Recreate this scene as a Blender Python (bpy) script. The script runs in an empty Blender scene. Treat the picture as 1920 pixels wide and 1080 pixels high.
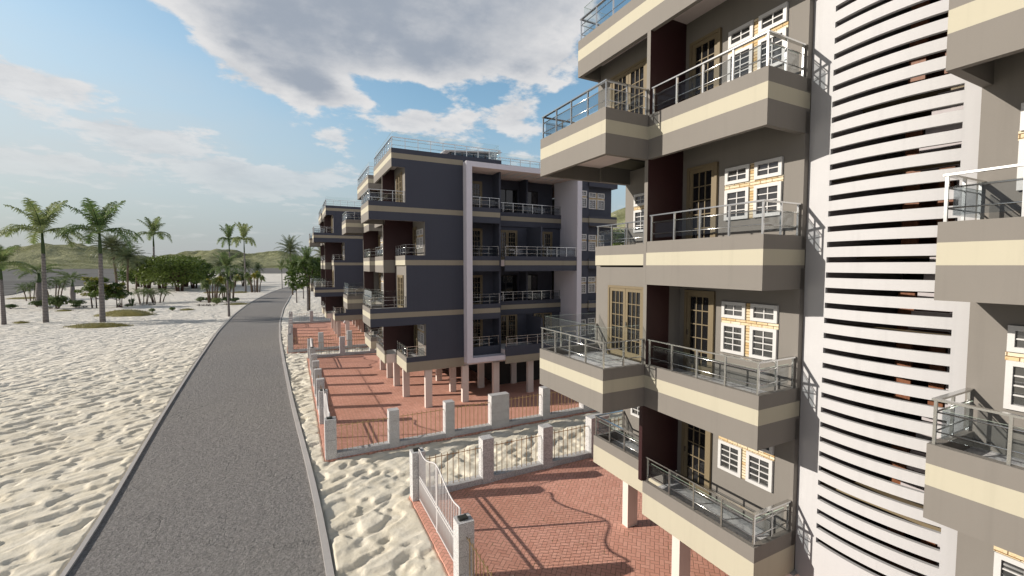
import bpy, math, random
import numpy as np
from mathutils import Vector, Matrix
R = math.radians
random.seed(7)
scene = bpy.context.scene
COL = scene.collection

# ------------------------------------------------------------------ node helpers
class NX:
    """tiny expression builder over a node tree"""
    def __init__(s, nt): s.nt = nt; s.N = nt.nodes; s.L = nt.links
    def put(s, sock, v):
        if isinstance(v, bpy.types.NodeSocket): s.L.new(v, sock)
        elif v is not None:
            if sock.type in ('RGBA',) and len(v) == 3: v = (*v, 1)
            sock.default_value = v
    def m(s, op, a, b=None, c=None, clamp=False):
        n = s.N.new('ShaderNodeMath'); n.operation = op; n.use_clamp = clamp
        for i, v in enumerate((a, b, c)):
            if v is not None: s.put(n.inputs[i], v)
        return n.outputs[0]
    def v(s, op, a, b=None):
        n = s.N.new('ShaderNodeVectorMath'); n.operation = op
        s.put(n.inputs[0], a)
        if b is not None:
            if op == 'SCALE': s.put(n.inputs['Scale'], b)
            else: s.put(n.inputs[1], b)
        return n.outputs['Value'] if op in ('LENGTH', 'DOT_PRODUCT', 'DISTANCE') else n.outputs[0]
    def xyz(s, a):
        n = s.N.new('ShaderNodeSeparateXYZ'); s.put(n.inputs[0], a); return n.outputs
    def cmb(s, x=0., y=0., z=0.):
        n = s.N.new('ShaderNodeCombineXYZ')
        for i, v in enumerate((x, y, z)): s.put(n.inputs[i], v)
        return n.outputs[0]
    def mix(s, f, a, b, mode='MIX'):
        n = s.N.new('ShaderNodeMix'); n.data_type = 'RGBA'; n.blend_type = mode
        s.put(n.inputs[0], f); s.put(n.inputs[6], a); s.put(n.inputs[7], b); return n.outputs[2]
    def noise(s, vec, scale, detail=3, rough=.5, dist=0., out=0):
        n = s.N.new('ShaderNodeTexNoise'); s.put(n.inputs['Vector'], vec)
        n.inputs['Scale'].default_value = scale; n.inputs['Detail'].default_value = detail
        n.inputs['Roughness'].default_value = rough; n.inputs['Distortion'].default_value = dist
        return n.outputs[out]
    def voro(s, vec, scale, feat='F1', out=0):
        n = s.N.new('ShaderNodeTexVoronoi'); n.feature = feat; s.put(n.inputs['Vector'], vec)
        n.inputs['Scale'].default_value = scale; return n.outputs[out]
    def ramp(s, f, pts):
        n = s.N.new('ShaderNodeValToRGB'); s.put(n.inputs[0], f); el = n.color_ramp.elements
        while len(el) < len(pts): el.new(.5)
        for e, (p, c) in zip(el, pts):
            e.position = p; e.color = (c, c, c, 1) if isinstance(c, (int, float)) else (*c, 1)
        return n.outputs[0]
    def smooth(s, v, a, b):
        n = s.N.new('ShaderNodeMapRange'); n.interpolation_type = 'SMOOTHSTEP'
        s.put(n.inputs[0], v); n.inputs[1].default_value = a; n.inputs[2].default_value = b; return n.outputs[0]
    def obj(s): return s.N.new('ShaderNodeTexCoord').outputs['Object']
    def pos(s): return s.N.new('ShaderNodeNewGeometry').outputs['Position']
    def bump(s, h, strength, dist):
        n = s.N.new('ShaderNodeBump'); s.put(n.inputs['Height'], h)
        n.inputs['Strength'].default_value = strength; n.inputs['Distance'].default_value = dist; return n.outputs[0]

MATS = {}
def mat(name, col, rough=.7, metal=0., spec=.3, fn=None):
    m = bpy.data.materials.new(name); m.use_nodes = True
    x = NX(m.node_tree); b = m.node_tree.nodes['Principled BSDF']
    b.inputs['Roughness'].default_value = rough; b.inputs['Metallic'].default_value = metal
    b.inputs['Specular IOR Level'].default_value = spec
    b.inputs['Base Color'].default_value = (*col, 1)
    if fn: fn(x, b)
    MATS[name] = m; return m

def plaster(col, amt=.06, bs=.08):
    def f(x, b):
        o = x.obj()
        n = x.noise(o, .7, 4, .6); n2 = x.noise(o, 55, 3, .6)
        k = x.m('ADD', x.m('MULTIPLY', n, amt * 2), x.m('MULTIPLY', n2, amt))
        k = x.m('ADD', k, 1 - amt * 1.5)
        b_ = x.mix(1., (*col, 1), x.cmb(k, k, k), 'MULTIPLY')
        # faint rain streaks below ledges
        so = x.xyz(o); st = x.noise(x.cmb(x.m('MULTIPLY', so[0], 5.), x.m('MULTIPLY', so[1], 5.), x.m('MULTIPLY', so[2], .25)), 1., 3, .6)
        k2 = x.m('ADD', x.m('MULTIPLY', x.smooth(st, .5, .8), -.07), 1.)
        x.put(b.inputs['Base Color'], x.mix(1., b_, x.cmb(k2, k2, k2), 'MULTIPLY'))
        x.put(b.inputs['Normal'], x.bump(n2, bs, .01))
    return f
mat('taupe', (.30, .26, .21), .75, fn=plaster((.220, .202, .180)))
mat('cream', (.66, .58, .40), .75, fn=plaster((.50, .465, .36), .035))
mat('slate', (.1, .1, .12), .75, fn=plaster((.066, .072, .096)))
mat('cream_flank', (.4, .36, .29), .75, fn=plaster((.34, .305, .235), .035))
mat('white_render', (.78, .76, .75), .8, fn=plaster((.555, .548, .553), .03, .2))
mat('white_frame', (.76, .74, .8), .8, fn=plaster((.76, .735, .80), .03, .2))
mat('soffit', (.72, .62, .58), .8, fn=plaster((.84, .72, .68), .03))
mat('maroon', (.035, .012, .012), .45, spec=.4, fn=plaster((.036, .011, .012), .05))
mat('column_paint', (.74, .64, .56), .75, fn=plaster((.76, .67, .61), .05))
mat('stair_grey', (.3, .27, .27), .8, fn=plaster((.52, .48, .49), .05))
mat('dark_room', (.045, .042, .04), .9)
mat('door_tan', (.2, .155, .095), .55, fn=plaster((.21, .165, .10), .08))
mat('window_white', (.8, .8, .79), .4, fn=plaster((.64, .63, .615), .02, .02))
mat('black_frame', (.012, .012, .014), .35)
def glassf(x, b):
    n = x.noise(x.obj(), 1.3, 2); x.put(b.inputs['Normal'], x.bump(n, .04, .02))
mat('dark_glass', (.012, .012, .013), .03, spec=.6, fn=glassf)
mat('window_glass', (.045, .045, .044), .04, spec=.9, fn=glassf); MATS['window_glass'].node_tree.nodes['Principled BSDF'].inputs['IOR'].default_value = 1.75
mat('steel', (.62, .62, .61), .22, 1.0)
def brass_f(x, b):
    n = x.noise(x.obj(), 9, 2); x.put(b.inputs['Base Color'], x.mix(n, (.30, .20, .09), (.62, .47, .25)))
mat('brass', (.4, .28, .12), .35, .8, fn=brass_f)
mat('white_metal', (.72, .69, .68), .45)
mat('lamp_dark', (.05, .052, .045), .4)
mat('wood', (.2, .075, .035), .5, fn=lambda x, b: x.put(b.inputs['Base Color'], x.mix(x.noise(x.v('MULTIPLY', x.obj(), (18, 18, 1.5)), 1., 3), (.11, .036, .016), (.30, .12, .055))))
def marble(x, b):
    o = x.obj(); n = x.noise(o, 2.2, 6, .65, 1.6)
    v = x.m('ABSOLUTE', x.m('SUBTRACT', n, .5)); f = x.smooth(v, 0., .05)
    x.put(b.inputs['Base Color'], x.mix(f, (.42, .42, .44), (.70, .70, .70)))
mat('marble', (.7, .7, .7), .45, fn=marble)
def stone(x, b):
    o = x.obj(); so = x.xyz(o)
    vec = x.cmb(x.m('ADD', so[1], x.m('MULTIPLY', so[0], 1.)), so[2], 0.)
    n = x.N.new('ShaderNodeTexBrick'); x.put(n.inputs['Vector'], vec)
    n.inputs['Color1'].default_value = (.60, .42, .19, 1); n.inputs['Color2'].default_value = (.80, .72, .54, 1)
    n.inputs['Mortar'].default_value = (.16, .08, .03, 1); n.inputs['Scale'].default_value = 1.
    n.inputs['Brick Width'].default_value = .26; n.inputs['Row Height'].default_value = .066; n.inputs['Mortar Size'].default_value = .006
    n.inputs['Bias'].default_value = 0.
    k = x.noise(o, 14, 4, .7)
    c = x.mix(x.m('MULTIPLY', x.smooth(k, .5, .75), .7), n.outputs['Color'], (.45, .20, .05))
    x.put(b.inputs['Base Color'], c); x.put(b.inputs['Normal'], x.bump(x.m('SUBTRACT', k, n.outputs['Fac']), .7, .02))
mat('stone', (.6, .4, .15), .85, fn=stone)
def granite(x, b):
    o = x.obj(); n = x.noise(o, 28, 5, .7); n2 = x.noise(o, 1.2, 3)
    c = x.mix(x.smooth(n, .35, .62), (.42, .41, .41), (.76, .75, .74))
    c = x.mix(x.m('MULTIPLY', x.smooth(n2, .45, .75), .25), c, (.42, .38, .35))
    so = x.xyz(o)
    j1 = x.m('ABSOLUTE', x.m('SUBTRACT', x.m('FRACT', x.m('DIVIDE', so[2], .48)), .5))
    j = x.smooth(j1, .49, .5)
    c = x.mix(x.m('MULTIPLY', j, .6), c, (.16, .15, .15))
    x.put(b.inputs['Base Color'], c); x.put(b.inputs['Normal'], x.bump(x.m('SUBTRACT', n, j), .8, .025))
mat('granite', (.5, .5, .5), .85, fn=granite)
def herring(x, b):
    w = .14
    o = x.obj()
    wob = x.noise(o, .35, 2, out=1)
    p = x.v('ADD', x.v('SCALE', o, 1 / w), x.v('SCALE', wob, .5))
    s = x.xyz(p)
    c45 = .70710678
    u = x.m('MULTIPLY', x.m('ADD', s[0], s[1]), c45); v = x.m('MULTIPLY', x.m('SUBTRACT', s[1], s[0]), c45)
    i = x.m('FLOOR', u); j = x.m('FLOOR', v); fu = x.m('SUBTRACT', u, i); fv = x.m('SUBTRACT', v, j)
    mm = x.m('FLOORED_MODULO', x.m('SUBTRACT', i, j), 4.)
    def eq(k): return x.m('COMPARE', mm, float(k), .1)
    e0, e1, e2, e3 = (eq(k) for k in range(4))
    dl = x.m('ADD', fu, x.m('MULTIPLY', e1, 9.)); dr = x.m('ADD', x.m('SUBTRACT', 1., fu), x.m('MULTIPLY', e0, 9.))
    db = x.m('ADD', fv, x.m('MULTIPLY', e2, 9.)); dt = x.m('ADD', x.m('SUBTRACT', 1., fv), x.m('MULTIPLY', e3, 9.))
    d = x.m('MINIMUM', x.m('MINIMUM', dl, dr), x.m('MINIMUM', db, dt))
    mort = x.m('SUBTRACT', 1., x.smooth(d, .03, .10))
    idv = x.cmb(x.m('SUBTRACT', i, e1), x.m('ADD', j, e3), x.m('ADD', e2, e3))
    wn = x.N.new('ShaderNodeTexWhiteNoise'); x.put(wn.inputs['Vector'], idv)
    c = x.mix(wn.outputs['Value'], (.76, .375, .28), (.87, .46, .35))
    big = x.noise(o, .22, 4, .6)
    c = x.mix(x.m('MULTIPLY', x.smooth(big, .42, .7), .35), c, (.56, .27, .17))
    g = x.noise(o, 1.7, 5, .7)
    c = x.mix(x.m('MULTIPLY', x.smooth(g, .55, .8), .18), c, (.2, .075, .05))
    c = x.mix(x.m('MULTIPLY', mort, .55), c, (.16, .085, .06))
    # tufts of moss in some joints
    c = x.mix(x.m('MULTIPLY', x.m('MULTIPLY', mort, x.smooth(x.noise(o, 2.6, 2), .62, .7)), .7), c, (.10, .12, .04))
    x.put(b.inputs['Base Color'], c)
    x.put(b.inputs['Normal'], x.bump(x.m('SUBTRACT', x.m('MULTIPLY', x.noise(o, 40, 3), .3), mort), .6, .012))
mat('pavers', (.4, .15, .1), .85, fn=herring)
def asphalt(x, b):
    o = x.pos(); n = x.noise(o, 3.2, 6, .72); n2 = x.noise(o, 12, 4, .75); n3 = x.noise(o, .12, 3)
    c = x.mix(x.smooth(n2, .3, .72), (.17, .16, .155), (.37, .35, .335))
    c = x.mix(x.m('MULTIPLY', x.smooth(n, .42, .7), .4), c, (.27, .255, .245))
    c = x.mix(x.m('MULTIPLY', x.smooth(n3, .45, .7), .35), c, (.30, .285, .26))
    cr = x.voro(x.v('ADD', o, x.v('SCALE', x.noise(o, 2., 4, out=1), .8)), .55, 'DISTANCE_TO_EDGE')
    crk = x.m('MULTIPLY', x.m('SUBTRACT', 1., x.smooth(cr, .004, .022)), x.smooth(x.noise(o, .3, 2), .45, .6))
    c = x.mix(x.m('MULTIPLY', crk, .25), c, (.08, .08, .08))
    x.put(b.inputs['Base Color'], c)
    x.put(b.inputs['Normal'], x.bump(x.m('SUBTRACT', x.m('ADD', n, x.m('MULTIPLY', n2, .55)), x.m('MULTIPLY', crk, .2)), 1., .09))
mat('asphalt', (.15, .15, .15), .9, fn=asphalt)
mat('kerb', (.4, .385, .37), .85, fn=plaster((.50, .475, .455), .1, .5))
def sandf(x, b):
    o = x.pos(); n = x.noise(o, .9, 5, .55, .8); n2 = x.noise(o, 6, 5, .6); far = x.noise(o, .03, 3)
    c = x.mix(x.smooth(n, .3, .7), (.83, .755, .60), (.89, .83, .70))
    c = x.mix(x.m('MULTIPLY', x.smooth(n2, .5, .75), .15), c, (.70, .56, .36))
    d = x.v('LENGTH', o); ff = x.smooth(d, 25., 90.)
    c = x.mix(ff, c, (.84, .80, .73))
    c = x.mix(x.m('MULTIPLY', x.smooth(far, .5, .7), .15), c, (.62, .56, .45))
    x.put(b.inputs['Base Color'], c)
    so = x.xyz(o)
    al = x.m('ADD', x.m('MULTIPLY', so[0], .88), x.m('MULTIPLY', so[1], .47)); ac = x.m('SUBTRACT', x.m('MULTIPLY', so[1], .88), x.m('MULTIPLY', so[0], .47))
    st = x.cmb(x.m('MULTIPLY', al, .8), x.m('MULTIPLY', ac, 1.8), 0.)
    r1 = x.noise(st, .9, 3, .5, .8); r2 = x.noise(st, .45, 3, .55, .6)
    h = x.m('ADD', x.m('MULTIPLY', x.m('ADD', x.m('MULTIPLY', r1, .8), x.m('MULTIPLY', r2, .9)), ff), x.m('MULTIPLY', n2, .018))
    x.put(b.inputs['Normal'], x.bump(h, 1., 1.1))
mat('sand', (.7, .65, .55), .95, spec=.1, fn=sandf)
def waterf(x, b):
    o = x.pos(); n = x.noise(x.v('MULTIPLY', o, (.02, .2, 1)), 1., 4, .6); n2 = x.noise(x.v('MULTIPLY', o, (.01, .05, 1)), 1., 3)
    x.put(b.inputs['Base Color'], x.mix(x.smooth(n2, .35, .65), (.13, .12, .108), (.20, .19, .175)))
    x.put(b.inputs['Normal'], x.bump(n, .6, .6))
mat('water', (.12, .12, .11), .6, spec=.05, fn=waterf)
def hillf(x, b):
    o = x.pos(); n = x.noise(o, .012, 6, .6); n2 = x.noise(o, .06, 5, .7); n3 = x.noise(o, .2, 4, .7)
    c = x.mix(x.smooth(n, .35, .65), (.19, .20, .10), (.33, .335, .20))
    c = x.mix(x.m('MULTIPLY', x.smooth(n2, .58, .68), .75), c, (.50, .46, .38))
    c = x.mix(x.m('MULTIPLY', x.smooth(n3, .52, .66), .65), c, (.075, .095, .045))
    x.put(b.inputs['Base Color'], c); x.put(b.inputs['Normal'], x.bump(x.m('ADD', n2, x.m('MULTIPLY', n, 2.)), .8, 12.))
mat('hill', (.2, .2, .1), .95, spec=.05, fn=hillf)
def leafmat(name, a, c, trans=.25, tip=None):
    def f(x, b):
        o = x.obj(); n = x.noise(o, .8, 3, .6); oi = x.N.new('ShaderNodeObjectInfo').outputs['Random']
        n2 = x.noise(o, 6., 2)
        f_ = x.m('ADD', x.m('MULTIPLY', n, .9), x.m('MULTIPLY', x.m('SUBTRACT', oi, .5), .35))
        cc = x.mix(x.smooth(f_, .25, .7), a, c)
        if tip: cc = x.mix(x.m('MULTIPLY', x.smooth(n2, .58, .72), .6), cc, tip)
        x.put(b.inputs['Base Color'], cc)
        t = x.N.new('ShaderNodeBsdfTranslucent'); x.put(t.inputs[0], cc)
        mx = x.N.new('ShaderNodeMixShader'); mx.inputs[0].default_value = trans
        x.L.new(b.outputs[0], mx.inputs[1]); x.L.new(t.outputs[0], mx.inputs[2])
        x.L.new(mx.outputs[0], x.N['Material Output'].inputs[0])
    mat(name, a, .5, spec=.35, fn=f)
leafmat('palm_leaf', (.12, .19, .065), (.31, .36, .15), .4, (.36, .24, .12))
leafmat('palm_leaf_dark', (.065, .12, .042), (.16, .22, .075), .2)
leafmat('date_leaf', (.10, .14, .07), (.25, .265, .13), .25)
leafmat('broad_leaf', (.06, .11, .024), (.17, .23, .05), .35, (.22, .24, .045))
leafmat('yellow_leaf', (.15, .17, .025), (.34, .31, .04), .3)
leafmat('bush_leaf', (.09, .14, .045), (.22, .27, .10), .25)
leafmat('grey_leaf', (.12, .11, .09), (.20, .19, .15), .2)
leafmat('straw_grass', (.20, .18, .05), (.33, .29, .10), .2)
mat('crownshaft', (.04, .07, .022), .5)
def barkf(col):
    def f(x, b):
        o = x.obj(); so = x.xyz(o)
        w = x.m('SINE', x.m('MULTIPLY', so[2], 19.)); n = x.noise(o, 4, 4, .6)
        k = x.m('ADD', x.m('MULTIPLY', w, .13), x.m('ADD', x.m('MULTIPLY', n, .6), .62))
        x.put(b.inputs['Base Color'], x.mix(1., (*col, 1), x.cmb(k, k, k), 'MULTIPLY'))
        x.put(b.inputs['Normal'], x.bump(x.m('ADD', w, n), .6, .05))
    return f
mat('palm_bark', (.2, .18, .17), .9, fn=barkf((.21, .19, .18)))
mat('dark_bark', (.09, .05, .035), .9, fn=barkf((.10, .06, .045)))
mat('brown_bark', (.14, .1, .07), .9, fn=barkf((.16, .12, .09)))
mat('purple_petal', (.25, .04, .2), .6)
# clear pane: mostly see-through, reflects more at a glancing angle
def pane_mat(name, tint, dens):
    m = bpy.data.materials.new(name); m.use_nodes = True; x = NX(m.node_tree); x.N.clear()
    out = x.N.new('ShaderNodeOutputMaterial'); tr = x.N.new('ShaderNodeBsdfTransparent'); tr.inputs[0].default_value = (*tint, 1)
    gl = x.N.new('ShaderNodeBsdfGlossy'); gl.inputs['Roughness'].default_value = .03; gl.inputs[0].default_value = (.9, .95, 1, 1)
    fr = x.N.new('ShaderNodeLayerWeight')
    mx = x.N.new('ShaderNodeMixShader'); x.put(mx.inputs[0], x.m('ADD', x.m('MULTIPLY', x.m('POWER', fr.outputs['Facing'], 5.), .75), dens))
    x.L.new(tr.outputs[0], mx.inputs[1]); x.L.new(gl.outputs[0], mx.inputs[2]); x.L.new(mx.outputs[0], out.inputs[0]); MATS[name] = m
pane_mat('rail_glass', (.82, .84, .85), .035)
pane_mat('clear_glass', (.95, .965, .96), .02)
mat('glass_edge', (.66, .82, .68), .3, spec=.6)
mat('blue_glass', (.03, .065, .10), .3, spec=.25)

# ------------------------------------------------------------------ mesh builder
class MB:
    def __init__(s): s.v = []; s.f = []; s.m = []; s.names = []; s.smooth = []
    def mi(s, n):
        if n not in s.names: s.names.append(n)
        return s.names.index(n)
    def face(s, pts, mname, sm=False):
        b = len(s.v); s.v += [tuple(p) for p in pts]; s.f.append(tuple(range(b, b + len(pts)))); s.m.append(s.mi(mname)); s.smooth.append(sm)
    def box(s, x0, x1, y0, y1, z0, z1, mn, **faces):
        x0, x1 = min(x0, x1), max(x0, x1); y0, y1 = min(y0, y1), max(y0, y1); z0, z1 = min(z0, z1), max(z0, z1)
        b = len(s.v)
        s.v += [(x0,y0,z0),(x1,y0,z0),(x1,y1,z0),(x0,y1,z0),(x0,y0,z1),(x1,y0,z1),(x1,y1,z1),(x0,y1,z1)]
        for k, q in (('zm',(0,3,2,1)),('zp',(4,5,6,7)),('ym',(0,1,5,4)),('xp',(1,2,6,5)),('yp',(2,3,7,6)),('xm',(3,0,4,7))):
            s.f.append(tuple(b + i for i in q)); s.m.append(s.mi(faces.get(k, mn))); s.smooth.append(False)
    def tube(s, pts, rad, n, mn, cap=True):
        pts = [Vector(p) for p in pts]; rr = rad if isinstance(rad, (list, tuple)) else [rad] * len(pts)
        b = len(s.v); up = Vector((0, 0, 1))
        for i, p in enumerate(pts):
            t = (pts[min(i + 1, len(pts) - 1)] - pts[max(i - 1, 0)]).normalized()
            a = t.cross(up)
            if a.length < 1e-3: a = Vector((1, 0, 0))
            a.normalize(); c = t.cross(a)
            for k in range(n):
                g = 2 * math.pi * k / n; s.v.append(tuple(p + (a * math.cos(g) + c * math.sin(g)) * rr[i]))
        for i in range(len(pts) - 1):
            for k in range(n):
                q = (b + i*n + k, b + i*n + (k+1) % n, b + (i+1)*n + (k+1) % n, b + (i+1)*n + k)
                s.f.append(q); s.m.append(s.mi(mn)); s.smooth.append(n > 4)
        if cap:
            for i in (0, len(pts) - 1):
                q = tuple(b + i*n + k for k in range(n)); s.f.append(q if i else q[::-1]); s.m.append(s.mi(mn)); s.smooth.append(False)
    def mesh(s, name):
        me = bpy.data.meshes.new(name); me.from_pydata(s.v, [], s.f)
        for n in s.names: me.materials.append(MATS[n])
        me.polygons.foreach_set('material_index', s.m); me.polygons.foreach_set('use_smooth', s.smooth); me.update(); return me
    def build(s, name, parent=None):
        o = bpy.data.objects.new(name, s.mesh(name)); COL.objects.link(o)
        if parent is not None: o.parent = parent
        return o
def tag(o, label=None, cat=None, group=None, kind=None):
    for k, v in (('label', label), ('category', cat), ('group', group), ('kind', kind)):
        if v: o[k] = v
    return o
def empty(name, loc=(0, 0, 0), rz=0., sc=1.):
    o = bpy.data.objects.new(name, None); COL.objects.link(o); o.location = loc; o.rotation_euler.z = rz; o.scale = (sc,) * 3
    o.empty_display_size = .3; return o
def copy_tree(o, parent=None):
    c = o.copy(); COL.objects.link(c)
    if parent is not None: c.parent = parent
    for ch in list(o.children): copy_tree(ch, c)
    return c

# ------------------------------------------------------------------ the apartment building (local frame: x into the depth, y along the road)
YC = 4.11
LV = {1: 2.73, 2: 5.93, 3: 9.13, 4: 12.33, 5: 15.53}
HF, HT = .32, .61
def YY(dy, s): return YC + s * dy
BLD = empty('apartment_building')
def band(mb, x0, x1, y0, y1, z0, z1, side=None):
    """stack of taupe / cream courses between z0 and z1; the outer flank (side +1/-1) is slate"""
    cuts = [(2.5, 3.1)] + [(LV[k], LV[k] + HF) for k in (2, 3, 4, 5)]
    zs = sorted({z0, z1} | {c for ab in cuts for c in ab if z0 < c < z1})
    for a, b in zip(zs[:-1], zs[1:]):
        mid = (a + b) / 2; cr = any(c0 < mid < c1 for c0, c1 in cuts)
        base = 'cream' if cr else 'taupe'; fc = {}
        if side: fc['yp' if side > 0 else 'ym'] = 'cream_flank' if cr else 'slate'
        mb.box(x0, x1, y0, y1, a, b, base, **fc)

def railing(path, z, parent, gh=(.09, .50), spacing=.75, h=.64, clear=False, start=True, end=True):
    """steel rail along a polyline with glass panes set just behind it; path points are (x, y)"""
    mb = MB(); gb = MB()
    P = [Vector((a, b, 0)) for a, b in path]
    cen = sum(P, Vector()) / len(P)
    for i in range(len(P) - 1):
        a, b = P[i], P[i + 1]; d = b - a; L = d.length; d.normalize(); n = Vector((-d.y, d.x, 0))
        k = max(1, round(L / spacing))
        for j in range(k + 1):
            if i > 0 and j == 0: continue
            if (i == 0 and j == 0 and not start) or (i == len(P) - 2 and j == k and not end): continue
            p = a + d * (L * j / k); q = .018
            mb.box(p.x - q, p.x + q, p.y - q, p.y + q, z, z + h, 'steel')
        e = .038
        e0 = -e if i == 0 else e; e1 = e
        w0 = a + d * e0; w1 = b + d * e1
        lo = Vector((min(w0.x, w1.x), min(w0.y, w1.y), 0)); hi = Vector((max(w0.x, w1.x), max(w0.y, w1.y), 0))
        ex = e * abs(n.x); ey = e * abs(n.y)
        mb.box(lo.x - ex, hi.x + ex, lo.y - ey, hi.y + ey, z + h, z + h + .03, 'steel')
        for zz in (.2, .5):
            mb.tube([(a.x, a.y, z + h * zz / .64 * .95), (b.x, b.y, z + h * zz / .64 * .95)], .012, 6, 'steel')
        # panes
        side = n if (cen - a).dot(n) > 0 else -n
        if (cen - a).length < 1e-6 or abs((cen - a).dot(n)) < 1e-4: side = Vector((1, 0, 0)) if abs(d.y) > .5 else Vector((0, 1, 0))
        off = side * .06
        g0 = a + off + d * .06; g1 = b + off - d * .06
        t = .010
        gb.box(min(g0.x, g1.x) - t * abs(n.x), max(g0.x, g1.x) + t * abs(n.x), min(g0.y, g1.y) - t * abs(n.y), max(g0.y, g1.y) + t * abs(n.y),
               z + gh[0], z + gh[1], 'clear_glass' if clear else 'rail_glass', zp='glass_edge')
    mb.build('railing', parent); gb.build('glass_pane', parent)

T = .12
def balcony(x0, x1, dya, dyb, s, L, zlo, ztop, sides, sidex=None, outer_flank=False, gh=(.09, .50), clear=False, rail=True, rail_path=None):
    """front fascia at x0, slab to x1, flank fascias on 'a' (inner) / 'b' (outer)"""
    mb = MB(); ya, yb = YY(dya, s), YY(dyb, s)
    band(mb, x0, x0 + T, ya, yb, zlo, ztop, s if outer_flank else None)
    sa = sb = 0
    if 'a' in sides: band(mb, x0 + T, sidex or x1, ya, YY(dya + T, s), zlo, ztop); sa = T
    if 'b' in sides: band(mb, x0 + T, x1, YY(dyb - T, s), yb, zlo, ztop, s if outer_flank else None); sb = T
    zt = L + .345 if L > 3 else 3.1
    zb = max(L - .06, zlo + .004) if L > 3 else 2.504
    mb.box(x0 + T, x1, YY(dya + sa, s), YY(dyb - sb, s), zb, zt, 'soffit')
    o = mb.build('balcony', BLD)
    fl = MB(); fl.box(x0 + T + .002, x1 - .002, YY(dya + sa + .002, s), YY(dyb - sb - .002, s), zt + .003, zt + .028, 'marble'); fl.build('balcony_floor', o)
    if rail and rail_path: railing([(px, YY(dy, s)) for px, dy in rail_path], ztop, o, gh, clear=clear)
    return o

class Wall:
    """maps (u along wall, d outward, z) to boxes for a wall facing -x (kind 'x') or an outer flank (kind 'y')"""
    def __init__(s, kind, at, sgn=1): s.k = kind; s.at = at; s.sgn = sgn
    def box(s, mb, u0, u1, d0, d1, z0, z1, mn):
        if s.k == 'x': mb.box(s.at - d0, s.at - d1, YY(u0, s.sgn), YY(u1, s.sgn), z0, z1, mn)
        else: mb.box(u0, u1, YY(s.at + d0, s.sgn), YY(s.at + d1, s.sgn), z0, z1, mn)
def window(W, u0, u1, z0, z1, cols, rows):
    mb = MB(); f = .075
    W.box(mb, u0, u0 + f, .0, .06, z0, z1, 'window_white'); W.box(mb, u1 - f, u1, .0, .06, z0, z1, 'window_white')
    W.box(mb, u0 + f, u1 - f, .0, .06, z0, z0 + f, 'window_white'); W.box(mb, u0 + f, u1 - f, .0, .06, z1 - f, z1, 'window_white')
    a, b, c, d = u0 + f, u1 - f, z0 + f, z1 - f
    for i in range(1, cols):
        u = a + (b - a) * i / cols; W.box(mb, u - .011, u + .011, .014, .034, c, d, 'window_white')
    for i in range(1, rows):
        z = c + (d - c) * i / rows; W.box(mb, a, b, .012, .032, z - .011, z + .011, 'window_white')
    o = mb.build('window', BLD)
    g = MB(); W.box(g, a, b, .002, .012, c, d, 'window_glass'); g.build('pane', o)
def window_group(W, u0, L, w=.62, gap=.13):
    for k in range(2):
        u = u0 + k * (w + gap)
        window(W, u, u + w, L + 1.08, L + 1.80, 2, 4); window(W, u, u + w, L + 1.93, L + 2.32, 2, 2)
    mb = MB(); W.box(mb, u0 - .02, u0 + 2 * w + gap + .02, .0, .022, L + 1.80, L + 1.93, 'stone')
    W.box(mb, u0 + w, u0 + w + gap, .0, .022, L + 1.08, L + 1.80, 'stone'); W.box(mb, u0 + w, u0 + w + gap, .0, .022, L + 1.93, L + 2.32, 'stone')
    mb.build('stone_cladding', BLD)
def small_window(W, u0, L, w=.62):
    window(W, u0, u0 + w, L + 1.08, L + 1.80, 3, 4); window(W, u0, u0 + w, L + 1.93, L + 2.32, 2, 2)
    mb = MB(); W.box(mb, u0, u0 + w, 0, .022, L + 1.80, L + 1.93, 'stone'); mb.build('stone_cladding', BLD)
def french_door(W, u0, u1, z0, z1, leaves=1):
    mb = MB(); g = MB(); fr = .07
    W.box(mb, u0, u0 + fr, 0, .07, z0, z1, 'door_tan'); W.box(mb, u1 - fr, u1, 0, .07, z0, z1, 'door_tan'); W.box(mb, u0 + fr, u1 - fr, 0, .07, z1 - fr, z1, 'door_tan')
    lw = (u1 - u0 - 2 * fr) / leaves
    for l in range(leaves):
        a = u0 + fr + l * lw + .006; b = a + lw - .012; st = .095
        W.box(mb, a, a + st, 0, .045, z0, z1 - fr, 'door_tan'); W.box(mb, b - st, b, 0, .045, z0, z1 - fr, 'door_tan')
        W.box(mb, a + st, b - st, 0, .045, z0, z0 + .22, 'door_tan'); W.box(mb, a + st, b - st, 0, .045, z1 - fr - .1, z1 - fr, 'door_tan')
        ga, gb_, gc, gd = a + st, b - st, z0 + .22, z1 - fr - .1
        for i in (1, 2):
            u = ga + (gb_ - ga) * i / 3; W.box(mb, u - .012, u + .012, .014, .036, gc, gd, 'door_tan')
        for i in range(1, 5):
            z = gc + (gd - gc) * i / 5; W.box(mb, ga, gb_, .012, .034, z - .012, z + .012, 'door_tan')
        W.box(g, ga, gb_, .002, .012, gc, gd, 'dark_glass')
    o = mb.build('french_door', BLD); g.build('door_glass', o)
    h = MB(); hu = (u0 + fr + lw - .06) if leaves > 1 else u1 - fr - .06
    W.box(h, hu - .01, hu + .01, .046, .09, z0 + .98, z0 + 1.12, 'steel'); h.build('door_handle', o)
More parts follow.
